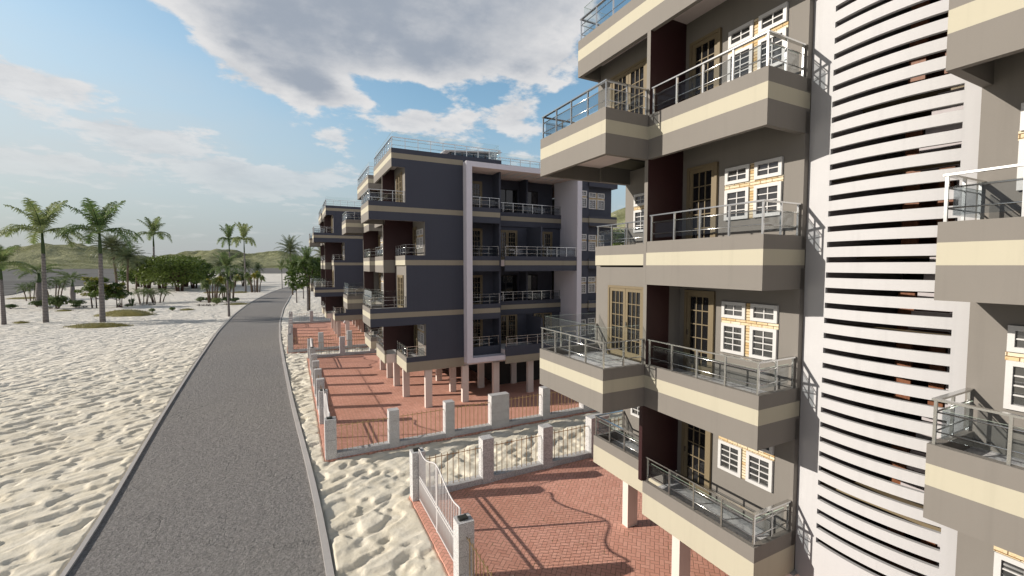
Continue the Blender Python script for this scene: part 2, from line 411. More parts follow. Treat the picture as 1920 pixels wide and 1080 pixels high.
def sliding_window(W, u0, u1, z0, z1):
    mb = MB(); f = .06
    for a, b, c, d in ((u0, u0 + f, z0, z1), (u1 - f, u1, z0, z1), (u0 + f, u1 - f, z0, z0 + f), (u0 + f, u1 - f, z1 - f, z1), ((u0 + u1) / 2 - .03, (u0 + u1) / 2 + .03, z0 + f, z1 - f)):
        W.box(mb, a, b, 0, .05, c, d, 'black_frame')
    o = mb.build('sliding_door', BLD); g = MB(); W.box(g, u0 + f, u1 - f, .002, .012, z0 + f, z1 - f, 'dark_glass'); g.build('door_glass', o)

for s in (1, -1):
    # ---- walls of the bay, seen from the road
    wb = MB()
    for k in (1, 2, 3, 4):
        z0 = (3.1 if k == 1 else LV[k] + .345); z1 = LV[k + 1] - .06
        wb.box(9.45, 9.65, YY(1.28, s), YY(4.42, s), z0, z1, 'taupe')
    wb.box(9.65, 9.78, YY(1.28, s), YY(1.40, s), 2.5, 16.14, 'taupe')
    for k in (2, 4):
        z0 = LV[k] + .345; z1 = LV[k + 1] - .06
        wb.box(9.0, 9.2, YY(4.42, s), YY(7.31, s), z0, z1, 'taupe')
        wb.box(9.2, 9.45, YY(4.42, s), YY(4.55, s), z0, z1, 'taupe')
    for k in (1, 3):
        z0 = (3.1 if k == 1 else LV[k] + .345); z1 = LV[k + 1] - .06
        wb.box(10.2, 10.4, YY(4.42, s), YY(7.31, s), z0, z1, 'taupe')
    wb.build('front_wall', BLD)
    # ---- outer flank wall (slate with cream courses), open where the side balcony frame stands
    fb = MB()
    def seg(x0, x1, z0, z1): band(fb, x0, x1, YY(7.31, s), YY(7.51, s), z0, z1, s)
    seg(9.0, 10.2, 5.43, 9.13); seg(9.0, 10.2, 11.83, 16.14); seg(10.2, 12.73, 2.5, 16.14)
    seg(21.65, 22.7, 2.5, 15.53)
    for k in (1, 2, 3, 4):
        z0 = (2.5 if k == 1 else LV[k] - .25); zt = (3.42 if k == 1 else LV[k] + .5)
        band(fb, 22.7, 25.3, YY(6.6, s), YY(7.61, s), z0, zt, s)
        zn = LV[k + 1] - .25 if k < 4 else 15.0
        for a in (22.7,): fb.box(a, 25.2, YY(6.8, s), YY(7.05, s), zt, zn, 'slate')
    fb.box(22.62, 25.3, YY(6.6, s), YY(7.66, s), 15.0, 15.42, 'slate')
    fb.box(15.35, 25.2, YY(5.66, s), YY(5.86, s), 15.53, 15.85, 'cream_flank'); fb.box(15.35, 25.2, YY(5.66, s), YY(5.86, s), 15.85, 16.14, 'slate')
    fb.box(12.73, 15.47, YY(7.31, s), YY(7.51, s), 15.74, 16.14, 'slate'); fb.box(15.35, 15.47, YY(5.86, s), YY(7.31, s), 15.74, 16.14, 'slate')
    fb.build('side_wall', BLD)
    # ---- balconies facing the road
    for k in (1, 2, 3, 4):
        L = LV[k]; zlo = 2.5 if k == 1 else L - .5; zt = 3.42 if k == 1 else L + HT
        balcony(8.2, 9.45, 1.28, 4.42, s, L, zlo, zt, 'a', sidex=9.58,
                rail_path=[(9.40, 1.34), (8.26, 1.34), (8.26, 4.30)])
        if k in (2, 4):
            balcony(6.84, 9.0, 4.42, 7.51, s, L, zlo, zt, 'ab', sidex=8.2, outer_flank=True,
                    gh=(.12, 1.02) if k == 2 else (.09, .50), clear=(k == 2),
                    rail_path=[(8.18, 4.48), (6.90, 4.48), (6.90, 7.45), (8.95, 7.45)])
        else:
            balcony(8.95, 10.2, 4.42, 7.51, s, L, zlo if k == 1 else L, zt, 'b', outer_flank=True,
                    rail_path=[(9.01, 4.66), (9.01, 7.45), (10.15, 7.45)])
        # dividing fin between the two flats
        z0 = 3.43 if k == 1 else L + .35; z1 = LV[k + 1] - .06
        fn = MB(); xe = {1: 10.2, 2: 9.0, 3: 10.2, 4: 9.45}[k]
        fa = 4.42 if k in (1, 3) else 4.40
        kw = {} if k == 1 else {'xm': 'taupe'}
        fn.box(8.2 if k > 1 else 8.14, 8.334, YY(fa - .02, s), YY(fa + .10, s), z0 if k > 1 else 3.42, LV[k + 1] - .502, 'maroon', **kw)
        fn.box(8.334, xe, YY(fa - .02, s), YY(fa + .10, s), z0, z1, 'maroon')
        if k == 3: fn.box(8.2, 8.95, YY(4.424, s), YY(4.52, s), 8.63, 9.478, 'taupe')
        fn.build('dividing_wall', BLD)
        # openings
        Wi = Wall('x', 9.45, s); fz = (3.13 if k == 1 else L + .375)
        french_door(Wi, 3.30, 4.21, fz, fz + 2.17)
        window_group(Wi, 1.71, 3.0 if k == 1 else L)
        if k in (2, 4): french_door(Wall('x', 9.0, s), 5.25, 6.83, fz, fz + 2.2, 2)
        else:
            Wo = Wall('x', 10.2, s); window_group(Wo, 5.68, 3.0 if k == 1 else L); french_door(Wo, 4.68, 5.50, fz, fz + 2.17)
    # ---- roof edge
    rb = MB()
    band(rb, 8.2, 8.32, YY(1.28, s), YY(7.51, s), 15.03, 16.14, s)
    band(rb, 8.32, 9.0, YY(7.39, s), YY(7.51, s), 15.03, 16.14, s)
    band(rb, 8.32, 9.65, YY(1.28, s), YY(1.40, s), 15.03, 16.14)
    rb.box(8.32, 9.9, YY(1.40, s), YY(7.31, s), 15.47, 15.86, 'soffit')
    o = rb.build('roof_parapet', BLD)
    railing([(9.55, YY(1.34, s)), (8.26, YY(1.34, s)), (8.26, YY(7.43, s)), (15.40, YY(7.43, s)), (15.40, YY(5.78, s)), (25.1, YY(5.78, s))], 16.14, o, (.1, 1.0), clear=True, spacing=.78)
    # ---- side balconies inside the white frame
    fr = MB()
    fr.box(12.73, 13.12, YY(6.3, s), YY(8.11, s), 2.78, 15.73, 'white_frame'); fr.box(21.25, 21.65, YY(5.0, s), YY(8.11, s), 2.78, 15.73, 'white_frame')
    fr.box(13.12, 21.25, YY(5.86, s), YY(8.11, s), 15.40, 15.73, 'white_frame', zm='soffit'); fr.box(13.12, 21.25, YY(5.0, s), YY(8.11, s), 2.78, 3.10, 'white_frame')
    fo = fr.build('side_frame', BLD)
    sl = MB()
    for i in range(9): sl.box(16.0 + i * .55, 16.28 + i * .55, YY(6.35, s), YY(7.6, s), 15.385, 15.399, 'white_metal')
    sl.build('soffit_slot', fo)
    sw = MB()
    sw.box(13.12, 15.35, YY(6.1, s), YY(6.3, s), 3.1, 15.4, 'slate')
    sw.box(15.35, 15.47, YY(4.5, s), YY(7.40, s), 3.1, 15.4, 'slate')
    for k in (1, 3): sw.box(15.47, 21.25, YY(5.66, s), YY(5.86, s), (3.1 if k == 1 else LV[k] + .345), LV[k + 1] - .06, 'slate')
    for k in (2, 4): sw.box(15.47, 21.25, YY(4.5, s), YY(4.7, s), LV[k] + .345, LV[k + 1] - .06, 'slate')
    sw.build('side_wall', BLD)
    for k in (1, 2, 3, 4):
        L = LV[k]; zt = 3.42 + .25 if k == 1 else L + HT; zlo = 3.1 if k == 1 else L - .4; fz = L + .375 if k > 1 else 3.45
        def sb(x0, x1, df, dbk):
            mb = MB(); c = 'cream'
            if k == 1: mb.box(x0, x1, YY(df - .12, s), YY(df, s), 3.104 if df < 8 else 2.5, 3.104 if df < 8 else 3.0, 'cream_flank'); mb.box(x0, x1, YY(df - .12, s), YY(df, s), 3.105 if df < 8 else 3.0, zt, 'slate')
            else:
                mb.box(x0, x1, YY(df - .12, s), YY(df, s), zlo, L, 'slate'); mb.box(x0, x1, YY(df - .12, s), YY(df, s), L, L + HF, 'cream_flank'); mb.box(x0, x1, YY(df - .12, s), YY(df, s), L + HF, zt, 'slate')
            mb.box(x0, x1, YY(dbk, s), YY(df - .12, s), L - .06 if k > 1 else 3.12, fz - .03, 'soffit')
            o = mb.build('balcony', BLD)
            f2 = MB(); f2.box(x0 + .01, x1 - .01, YY(dbk, s), YY(df - .125, s), fz - .027, fz - .005, 'marble'); f2.build('balcony_floor', o)
            railing([(x0 + .06, YY(df - .06, s)), (x1 - .06, YY(df - .06, s))], zt, o, (.09, .5), spacing=.8)
        Wa = Wall('y', 6.3, s)
        sb(13.122, 15.348, 7.56 if k in (2, 4) else 7.42, 6.302)
        french_door(Wa, 13.6, 14.55, fz, fz + 2.15)
        bf = 5.98 if k in (2, 4) else (8.16 if k == 1 else 8.07)
        if k in (2, 4): sb(15.472, 21.248, bf, 4.702)
        else: sb(15.472, 21.248, bf, 5.862)
        Wb = Wall('y', 4.7 if k in (2, 4) else 5.86, s)
        if k in (2, 4):
            sliding_window(Wb, 16.2, 18.1, fz, fz + 2.1); sliding_window(Wb, 18.9, 19.9, fz, fz + 2.1)
        else:
            french_door(Wb, 15.9, 17.5, fz, fz + 2.15, 2); french_door(Wb, 18.9, 20.5, fz, fz + 2.15, 2)
        pn = MB(); d0 = (4.702 if k in (2, 4) else 5.862); d1 = bf - .125
        pn.box(18.3, 18.42, YY(d0, s), YY(d1, s), fz, LV[k + 1] - .5 if k in (1, 3) else LV[k + 1] - .07, 'slate'); pn.build('dividing_wall', BLD)
        small_window(Wall('y', 7.51, s), 21.86, L)
        window_group(Wall('y', 7.05, s), 23.0, L, .68)
    # ---- columns
    for cx, dy in ((10.16, 7.41), (9.42, 4.50), (9.42, 1.46), (12.65, 7.41), (12.7, 4.78), (14.9, 7.41), (14.9, 4.78), (17.6, 7.41), (17.6, 4.78), (20.4, 7.41), (24.6, 7.0), (12.7, 1.46)):
        mb = MB(); mb.box(cx, cx + .44, YY(dy - .27, s), YY(dy, s), .0, 2.496, 'column_paint')
        mb.build('column', BLD)
# slab under the first floor, roof slab, rear wall, core at ground level
mb = MB(); mb.box(9.70, 25.2, YY(-7.31, 1), YY(7.31, 1), 2.497, 2.8, 'soffit'); mb.build('floor_slab', BLD)
mb = MB(); mb.box(9.9, 25.2, YY(-5.66, 1), YY(5.66, 1), 15.475, 15.8, 'soffit')
mb.box(9.9, 12.73, YY(5.66, 1), YY(7.31, 1), 15.475, 15.8, 'soffit'); mb.box(9.9, 12.73, YY(-7.31, 1), YY(-5.66, 1), 15.475, 15.8, 'soffit'); mb.build('roof_slab', BLD)
mb = MB(); band(mb, 25.0, 25.2, YY(-6.78, 1), YY(6.78, 1), 2.82, 15.4); mb.build('rear_wall', BLD)
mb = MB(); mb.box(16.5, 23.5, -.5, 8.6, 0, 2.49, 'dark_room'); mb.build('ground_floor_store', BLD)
# ---- curved stair screen with slots
def scr(t, d=0.):   # t -1..1 across the tower
    return (9.60 - .23 * (1 - t * t) + d, YC + 1.275 * t)
mb = MB(); n = 20; ts = [-1 + 2 * i / n for i in range(n + 1)]; lo = 2.5; hi = 16.9
zs = [9.13 - 5.613 + .301 * i for i in range(44)]
TA, TB = -.83, .63
tg = [TA + (TB - TA) * i / 18 for i in range(19)]
def panel(ta, tb, z0, z1):
    a, b = scr(ta), scr(tb); c, d = scr(ta, .08), scr(tb, .08)
    P = lambda p, z: (p[0], p[1], z)
    mb.face([P(b, z0), P(a, z0), P(a, z1), P(b, z1)], 'white_render', True)
    mb.face([P(c, z0), P(d, z0), P(d, z1), P(c, z1)], 'white_render', True)
    mb.face([P(a, z1), P(c, z1), P(d, z1), P(b, z1)][::-1], 'white_render'); mb.face([P(a, z0), P(b, z0), P(d, z0), P(c, z0)][::-1], 'white_render')
    return a, b, c, d
for t0, t1 in ((-1, TA), (TB, 1)):
    for i in range(4): panel(t0 + (t1 - t0) * i / 4, t0 + (t1 - t0) * (i + 1) / 4, lo, hi)
    for t in (t0, t1):
        p, q = scr(t), scr(t, .08); mb.face([(p[0], p[1], lo), (q[0], q[1], lo), (q[0], q[1], hi), (p[0], p[1], hi)], 'white_render')
prev = lo
for z in zs + [None]:
    z1 = hi if z is None else z - .054
    if z1 > prev + .02:
        for ta, tb in zip(tg[:-1], tg[1:]): panel(ta, tb, prev, z1)
    if z is not None: prev = z + .054
mb.build('stair_screen', BLD)
mb = MB()
for s in (1, -1): mb.box(9.8, 13.8, YY(1.282, s), YY(1.40, s), 2.82, 15.46, 'stair_grey')
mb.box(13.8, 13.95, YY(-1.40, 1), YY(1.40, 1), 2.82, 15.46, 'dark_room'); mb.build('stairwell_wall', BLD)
for k in (1, 2, 3, 4):
    L = 3.1 if k == 1 else LV[k] + .345
    mb = MB(); mb.box(11.6, 13.8, YY(-1.28, 1), YY(1.28, 1), L - .2, L, 'door_tan'); mb.box(9.85, 10.6, YY(-1.28, 1), YY(1.28, 1), L - 1.75 if k > 1 else L, L - 1.6 if k > 1 else L + .1, 'door_tan')
    for i in range(9):
        mb.box(10.6 + i * .11, 10.75 + i * .11, YY(-1.25, 1), YY(-.05, 1), L - 1.75 + i * .18, L - 1.6 + i * .18, 'stair_grey')
    mb.build('stair_flight', BLD)
    mb = MB(); mb.box(11.0, 11.1, YY(-1.28, 1), YY(-.55, 1), L, L + 2.4, 'stair_grey'); mb.box(11.05, 11.12, YY(-.50, 1), YY(-.28, 1), L, L + 2.3, 'wood'); mb.box(11.05, 11.12, YY(.0, 1), YY(.26, 1), L, L + 2.3, 'wood'); mb.build('landing_screen', BLD)
    for dy in (-.95, .15):
        mb = MB(); mb.box(13.72, 13.795, YY(dy, 1), YY(dy + .85, 1), L + .005, L + 2.1, 'wood'); o = mb.build('flat_door', BLD)
# ---- roof-top stair head with clerestory windows and a tilted white roof
mb = MB(); px0, px1, py0, py1 = 13.9, 17.9, 2.6, 5.6
mb.box(px0, px1, py0, py1, 15.81, 17.0, 'slate')
for i in range(5):
    xx = px0 + (px1 - px0 - .1) * i / 4; mb.box(xx, xx + .1, py0, py0 + .1, 17.0, 18.05, 'black_frame'); mb.box(xx, xx + .1, py1 - .1, py1, 17.0, 18.05, 'black_frame')
ph = mb.build('stair_head', BLD)
mb = MB(); mb.box(px0 + .03, px1 - .03, py0 + .03, py1 - .03, 17.0, 18.05, 'blue_glass'); mb.build('clerestory', ph)
mb = MB()
a = [(px0 - .5, 17.88), (px1 + .3, 18.25)]
mb.face([(a[0][0], py0 - .3, a[0][1]), (a[0][0], py1 + .3, a[0][1]), (a[1][0], py1 + .3, a[1][1]), (a[1][0], py0 - .3, a[1][1])], 'white_render')
mb.face([(a[0][0], py0 - .3, a[0][1] + .07), (a[1][0], py0 - .3, a[1][1] + .07), (a[1][0], py1 + .3, a[1][1] + .07), (a[0][0], py1 + .3, a[0][1] + .07)], 'white_render')
for y in (py0 - .3, py1 + .3):
    q = [(a[0][0], y, a[0][1]), (a[1][0], y, a[1][1]), (a[1][0], y, a[1][1] + .07), (a[0][0], y, a[0][1] + .07)]; mb.face(q if y < 4 else q[::-1], 'white_render')
for x_, z_ in a:
    q = [(x_, py0 - .3, z_), (x_, py1 + .3, z_), (x_, py1 + .3, z_ + .07), (x_, py0 - .3, z_ + .07)]; mb.face(q if x_ > 15 else q[::-1], 'white_render')
mb.build('roof', ph)

OFF = [(0, 0), (-2.75, 30.15), (-4.5, 59.0)]
tag(BLD, 'nearest apartment block, taupe with cream bands and a curved white slotted stair screen', 'apartment block', 'matching apartment blocks along the road')
B2 = copy_tree(BLD); B2.location = (*OFF[1], 0)
tag(B2, 'middle apartment block with a tall white box frame around balconies on its dark slate flank', 'apartment block')
B3 = copy_tree(BLD); B3.location = (*OFF[2], 0)
tag(B3, 'farthest apartment block, half hidden behind the middle block and beside the leafy roadside tree', 'apartment block')

# ------------------------------------------------------------------ yards: brick paving, granite fence, white gates
def fence():
    root = empty('boundary_fence')
    posts = []
    def post(cx, cy, wx=.47, wy=.46, lamp=False):
        mb = MB(); mb.box(cx - wx/2, cx + wx/2, cy - wy/2, cy + wy/2, 0, 1.93, 'granite'); o = mb.build('post', root)
        if lamp:
            l = MB(); l.box(cx - .16, cx + .10, cy - .09, cy + .09, 1.931, 2.0, 'lamp_dark'); l.build('post_lamp', o)
    def run(p, q, ax):
        """low wall and bars between two post faces"""
        mb = MB(); w = .19
        if ax == 'x': mb.box(p[0], q[0], p[1] - w, p[1] + w, 0, .29, 'granite')
        else: mb.box(p[0] - w, p[0] + w, p[1], q[1], 0, .29, 'granite')
        mb.build('low_wall', root)
        b = MB(); a0, a1 = (p[0], q[0]) if ax == 'x' else (p[1], q[1]); k = max(2, round((a1 - a0) / .25))
        for i in range(1, k):
            t = a0 + (a1 - a0) * i / k; c = (t, p[1]) if ax == 'x' else (p[0], t)
            b.box(c[0] - .011, c[0] + .011, c[1] - .011, c[1] + .011, .29, 1.62, 'brass')
        if ax == 'x': b.box(a0, a1, p[1] - .008, p[1] + .008, 1.5, 1.525, 'brass')
        else: b.box(p[0] - .008, p[0] + .008, a0, a1, 1.5, 1.525, 'brass')
        b.build('bar_panel', root)
    xs = [4.2, 7.12, 10.02, 12.95, 15.95, 18.85, 21.75, 24.65, 27.55]
    for y in (16.5, -8.30):
        for i, x in enumerate(xs): post(x, y, 1.1 if i == 3 else .5, .46, lamp=(i == 0))
        for i in range(len(xs) - 1):
            a = xs[i] + (.55 if i == 3 else .25); b = xs[i + 1] - (.55 if i == 2 else .25); run((a, y), (b, y), 'x')
    ys = [11.37 - 2.904 * i for i in range(6)]
    for i, y in enumerate(ys): post(4.2, y, .47, .46, lamp=(i in (0, 5)))
    for i in range(5): run((4.2, ys[i + 1] + .23), (4.2, ys[i] - .23), 'y')
    return root
F1 = tag(fence(), 'granite post and brass bar fence of the nearest brick yard', 'fence', 'granite fences around the brick yards')
def gate(y0, y1):
    g = empty('gate', (4.2, (y0 + y1) / 2, 0)); L = (y1 - y0) / 2 - .02
    def top(u): return 1.97 + .42 * math.exp(-((u / (L * .42)) ** 2)) + .10 * math.exp(-(((abs(u) - L * .97) / (L * .16)) ** 2))
    fr = MB(); N = 40
    fr.tube([(0, -L + 2 * L * i / N, top(-L + 2 * L * i / N)) for i in range(N + 1)], .024, 6, 'white_metal')
    for z in (.12, .88, 1.0): fr.box(-.02, .02, -L, L, z, z + .04, 'white_metal')
    for y in (-L, -.05, .01, L - .04): fr.box(-.022, .022, y, y + .04, .08, top(y + .02), 'white_metal')
    fr.build('gate_frame', g)
    b = MB(); k = 30
    for i in range(1, k):
        u = -L + 2 * L * i / k; b.tube([(0, u, .16), (0, u, top(u))], .0125, 5, 'white_metal')
    for i in range(0, k):
        u = -L + 2 * L * (i + .5) / k; b.tube([(0, u, .16), (0, u, .88)], .012, 5, 'white_metal')
    b.build('gate_bars', g)
    return g
G1 = tag(gate(11.61, 16.26), 'white metal gate with a curved top at the nearest brick yard', 'gate', 'white arched gates of the brick yards')
F2 = copy_tree(F1); F2.location = (*OFF[1], 0); tag(F2, 'granite post and brass bar fence around the yard of the middle apartment block')
F3 = copy_tree(F1); F3.location = (*OFF[2], 0); tag(F3, 'granite post fence around the farthest brick yard')
def place_gate(off, yc, label):
    g = copy_tree(G1); g.location = (4.2 + off[0], yc + off[1], 0); g['label'] = label
gyn = (11.61 + 16.26) / 2; gys = 2 * YC - gyn
place_gate(OFF[1], gys, 'white gate closest to the viewer on the middle yard, behind its front corner post')
place_gate(OFF[1], gyn, 'white gate at the far end of the row of posts on the middle yard')
place_gate(OFF[2], gys, 'white gate by the front corner of the farthest yard')
place_gate(OFF[2], gyn, 'white gate by the rear corner of the farthest yard')
mb = MB(); mb.box(3.93, 28.2, -8.57, 16.77, -.3, .05, 'pavers'); yd = mb.build('brick_yard'); tag(yd, kind='structure')
for o_ in OFF[1:]:
    c = yd.copy(); COL.objects.link(c); c.location = (*o_, 0)

# ------------------------------------------------------------------ road, sand, water, hills
RX = [(-60, .9), (5, .8), (13.5, .71), (15.8, .65), (20, .46), (23.7, .22), (31.5, -.27), (45.8, -.96), (61, -1.62), (78, -2.0), (101.7, -1.87), (150, -.47), (190, 1.5), (240, 6), (300, 16), (360, 32)]
LX = [(-60, -5.9), (5, -6.0), (16.9, -6.05), (19.8, -6.18), (24.8, -6.58), (33.3, -7.17), (49.4, -8.1), (71.3, -9.16), (94.7, -9.6), (124.3, -9.2), (156.3, -7.2), (189, -4.2), (206, -1.57), (245, 4), (305, 15), (360, 30)]
def smooth_x(tab):
    ys = np.array([a for a, _ in tab], float); xs = np.array([b for _, b in tab], float)
    Y = np.concatenate([np.arange(-60, 120, 1.5), np.arange(120, 360, 4.)]); X = np.interp(Y, ys, xs)
    for _ in range(6):
        X[1:-1] = (X[:-2] + 2 * X[1:-1] + X[2:]) / 4
    return Y, X
RY, RXs = smooth_x(RX); LY, LXs = smooth_x(LX)
mb = MB()
for i in range(len(RY) - 1):
    mb.face([(LXs[i], RY[i], .03), (RXs[i], RY[i], .03), (RXs[i+1], RY[i+1], .03), (LXs[i+1], RY[i+1], .03)], 'asphalt')
tag(mb.build('road'), kind='structure')
for XS, sg, wd in ((RXs, 1, .21), (LXs, -1, .14)):
    mb = MB()
    for i in range(len(RY) - 1):
        a, b = XS[i], XS[i+1]; y0, y1 = RY[i], RY[i+1]; h = .11; c, d = a + sg * wd, b + sg * wd
        for q in ([(a, y0, h), (c, y0, h), (d, y1, h), (b, y1, h)], [(a, y0, -.1), (a, y0, h), (b, y1, h), (b, y1, -.1)], [(c, y0, h), (c, y0, -.1), (d, y1, -.1), (d, y1, h)]):
            mb.face(q if sg > 0 else q[::-1], 'kerb')
    tag(mb.build('kerb'), kind='structure')

rng = np.random.default_rng(3)
TAB = rng.random((256, 256))
def vnoise(x, y):
    xi = np.floor(x).astype(int); yi = np.floor(y).astype(int); fx = x - xi; fy = y - yi
    fx = fx * fx * fx * (fx * (fx * 6 - 15) + 10); fy = fy * fy * fy * (fy * (fy * 6 - 15) + 10)
    g = lambda a, b: TAB[a % 256, b % 256]
    return (g(xi, yi) * (1 - fx) + g(xi + 1, yi) * fx) * (1 - fy) + (g(xi, yi + 1) * (1 - fx) + g(xi + 1, yi + 1) * fx) * fy
def fbm(x, y, o=4, p=.5):
    s = 0; a = 1; t = 0
    for i in range(o):
        c, d = math.cos(i * 1.3), math.sin(i * 1.3)
        s = s + a * vnoise((x * c - y * d) * 2 ** i + 17 * i, (x * d + y * c) * 2 ** i + 31 * i); t += a; a *= p
    return s / t
def axis(dense0, dense1, st, lo, hi, gr=1.13):
    a = list(np.arange(dense0, dense1, st)); s = st; v = dense0; left = []
    while v > lo: s *= gr; v -= s; left.append(v)
    s = st; v = a[-1]; right = []
    while v < hi: s *= gr; v += s; right.append(v)
    return np.array(left[::-1] + a + right)
gx = axis(-27, 14, .075, -5000, 5000, 1.08); gy = axis(11.5, 48, .075, -3000, 5000, 1.08)
X, Y = np.meshgrid(gx, gy)
AL = X * .88 + Y * .47; AC = Y * .88 - X * .47        # the wind ripples run along AL
wx = (fbm(AL * .35, AC * .6, 2) - .5) * 1.5; wy = (fbm(AL * .4 + 90, AC * .6 + 40, 2) - .5) * 1.3
r1 = fbm(AL * 1.4 + wx, AC * 2.7 + wy, 2, .4); r2 = fbm(AL * 1.5 + wx + 50, AC * 2.6 + wy + 9, 2, .35); r3 = fbm(AL * .35 + wx, AC * .6 + wy, 2)
ridge = 1 - np.abs(r1 - .5) * 2.6
pit = np.clip((r2 - .52) / .11, 0, 1); pit = pit * pit * (3 - 2 * pit)
H = ridge * .055 - pit * .09 + r3 * .14
H = (H - H.mean()) * 1.0
fade = np.clip((100 - np.hypot(X, Y)) / 60, 0, 1)
H = H * fade + .03 + fbm(X * .03, Y * .03, 3) * .12 - .06
def soft(d, w): return np.clip(d / w, 0, 1) ** 1.0
rx = np.interp(Y, RY, RXs) + .24; lx = np.interp(Y, RY, LXs) - .17
dr = np.maximum(X - rx, lx - X)            # >0 outside the road
k = soft(dr, .45); H = np.where(dr < 0.02, -.12, np.clip(H, -.03, .09) * (1 - k) + H * k)
for ox, oy in OFF:
    d = np.maximum(np.maximum(3.9 + ox - X, X - 28.2 - ox), np.maximum(-8.6 + oy - Y, Y - 16.8 - oy))
    k = soft(d, .5); H = np.where(d < 0, -.12, np.minimum(H, .2) * k + (1 - k) * np.clip(H, -.03, .02))
nx, ny = len(gx), len(gy)
V = np.stack([X, Y, H], -1).reshape(-1, 3)
ii = (np.arange(ny - 1)[:, None] * nx + np.arange(nx - 1)[None, :]).reshape(-1)
Fq = np.stack([ii, ii + 1, ii + 1 + nx, ii + nx], -1)
me = bpy.data.meshes.new('sand'); me.vertices.add(len(V)); me.vertices.foreach_set('co', V.ravel())
me.loops.add(Fq.size); me.loops.foreach_set('vertex_index', Fq.ravel().astype(np.int32))
me.polygons.add(len(Fq)); me.polygons.foreach_set('loop_start', np.arange(0, Fq.size, 4, dtype=np.int32)); me.polygons.foreach_set('use_smooth', np.ones(len(Fq), bool))
me.materials.append(MATS['sand']); me.update(calc_edges=True)
so = bpy.data.objects.new('sand', me); COL.objects.link(so); tag(so, kind='structure')

shore = [(-3000, 70), (-400, 100), (-150, 138), (-100, 160), (-78, 180), (-80, 200), (-84, 217), (-83, 252), (-84, 300), (-95, 380), (-112, 470), (-104, 545), (-75, 566), (-30, 552), (0, 536), (60, 528), (200, 545), (500, 640), (900, 800), (4000, 1000)]
def cr(pts, n=6):
    out = []
    P = [Vector((*p, 0)) for p in pts]
    for i in range(len(P) - 1):
        p0, p1, p2, p3 = P[max(i-1, 0)], P[i], P[i+1], P[min(i+2, len(P)-1)]
        for j in range(n):
            t = j / n; out.append(.5 * ((2*p1) + (p2-p0)*t + (2*p0-5*p1+4*p2-p3)*t*t + (3*p1-p0-3*p2+p3)*t**3))
    return out + [P[-1]]
sp = cr(shore); mb = MB()
mb.face([(p.x, p.y, .22) for p in sp] + [(4000, 4800, .22), (-4500, 4800, .22), (-4500, 70, .22)], 'water')
tag(mb.build('water'), kind='structure')

# far hills: height by compass bearing
prof = [(-60, 55), (-40, 85), (-28, 62), (-22.8, 70), (-20.2, 106), (-18, 95), (-17, 84), (-15, 66), (-13, 42), (-11.8, 52), (-10, 75), (-8.5, 90), (-6, 88), (-4, 70), (-3, 74), (-1.2, 88), (2.5, 58), (8, 60), (20, 60), (40, 60), (70, 60)]
az = np.arange(-60, 70.1, .25); rr = np.linspace(1500, 2900, 50)
A, RR = np.meshgrid(np.radians(az), rr)
Hh = np.interp(np.degrees(A), [p[0] for p in prof], [p[1] for p in prof])
t = (RR - 1500) / 1400; env = np.sin(np.clip(t * 1.25, 0, 1) * math.pi / 2 * 1.0) ** 1.5 * np.where(t > .8, 1 - (t - .8) * 2.5, 1)
xx = np.sin(A) * RR; yy = np.cos(A) * RR
rid = 1 - np.abs(fbm(xx * .0045, yy * .0028, 4) - .5) * 3.2
HZ = Hh * env * .97 * (.52 + .58 * rid) + (fbm(xx * .010, yy * .010, 4) - .5) * 30 * env - 1
def grid_obj(name, X, Y, Z, m):
    ny, nx = X.shape; mb = MB(); mb.v = list(map(tuple, np.stack([X, Y, Z], -1).reshape(-1, 3).tolist()))
    for j in range(ny - 1):
        for i in range(nx - 1):
            a = j * nx + i; mb.f.append((a, a + 1, a + 1 + nx, a + nx)); mb.m.append(mb.mi(m)); mb.smooth.append(True)
    return tag(mb.build(name), kind='structure')
grid_obj('hills', xx, yy, HZ, 'hill')
u = np.linspace(-1, 1, 60); U, W_ = np.meshgrid(u, u)
r2 = np.clip(1 - (U * U + W_ * W_), 0, 1)
hx = 760 + U * 420; hy = 620 + W_ * 380
grid_obj('hill', hx, hy, r2 ** 1.3 * 165 * (.75 + .5 * fbm(hx * .008, hy * .008, 4)) - 2, 'hill')

# ------------------------------------------------------------------ vegetation
def frond(mb, o, az, el, L, droop, ll, m, nl=20, w=.09, petiole=.12, vee=.5, stalk=None, lr=None):
    rnd = lr or random
    o = Vector(o); h = Vector((math.cos(az), math.sin(az), 0)); side = Vector((-math.sin(az), math.cos(az), 0))
    p = o.copy(); pts = [p.copy()]; K = 12; tang = []
    for i in range(K):
        t = (i + .5) / K; e = el - droop * t ** 1.35
        d = h * math.cos(e) + Vector((0, 0, math.sin(e))); p = p + d * (L / K); pts.append(p.copy()); tang.append(d)
    mb.tube(pts, [max(.012, .05 * L / 4 * (1 - i / K)) for i in range(K + 1)], 4, stalk or m, cap=False)
    for j in range(nl):
        t = petiole + (1 - petiole) * (j + .5) / nl; f = t * K; i = min(int(f), K - 1); q = pts[i].lerp(pts[i + 1], f - i); d = tang[i]
        up = side.cross(d).normalized() * -1
        if up.z < 0: up = -up
        k = math.sin(math.pi * min(1, .12 + t * .88)) ** .6 * ll * rnd.uniform(.85, 1.1)
        for sg in (1, -1):
            v = rnd.uniform(vee - .25, vee + .25)
            a = (side * sg * math.cos(v) + up * math.sin(v)) * .85 + d * rnd.uniform(.35, .6)
            a.normalize(); mid = q + a * k * .55; tip = q + a * k + Vector((0, 0, -k * rnd.uniform(.15, .5)))
            wv = d * (w * .5)
            mb.face([q - wv, q + wv, mid + wv * .8, mid - wv * .8], m); mb.face([mid - wv * .8, mid + wv * .8, tip], m)

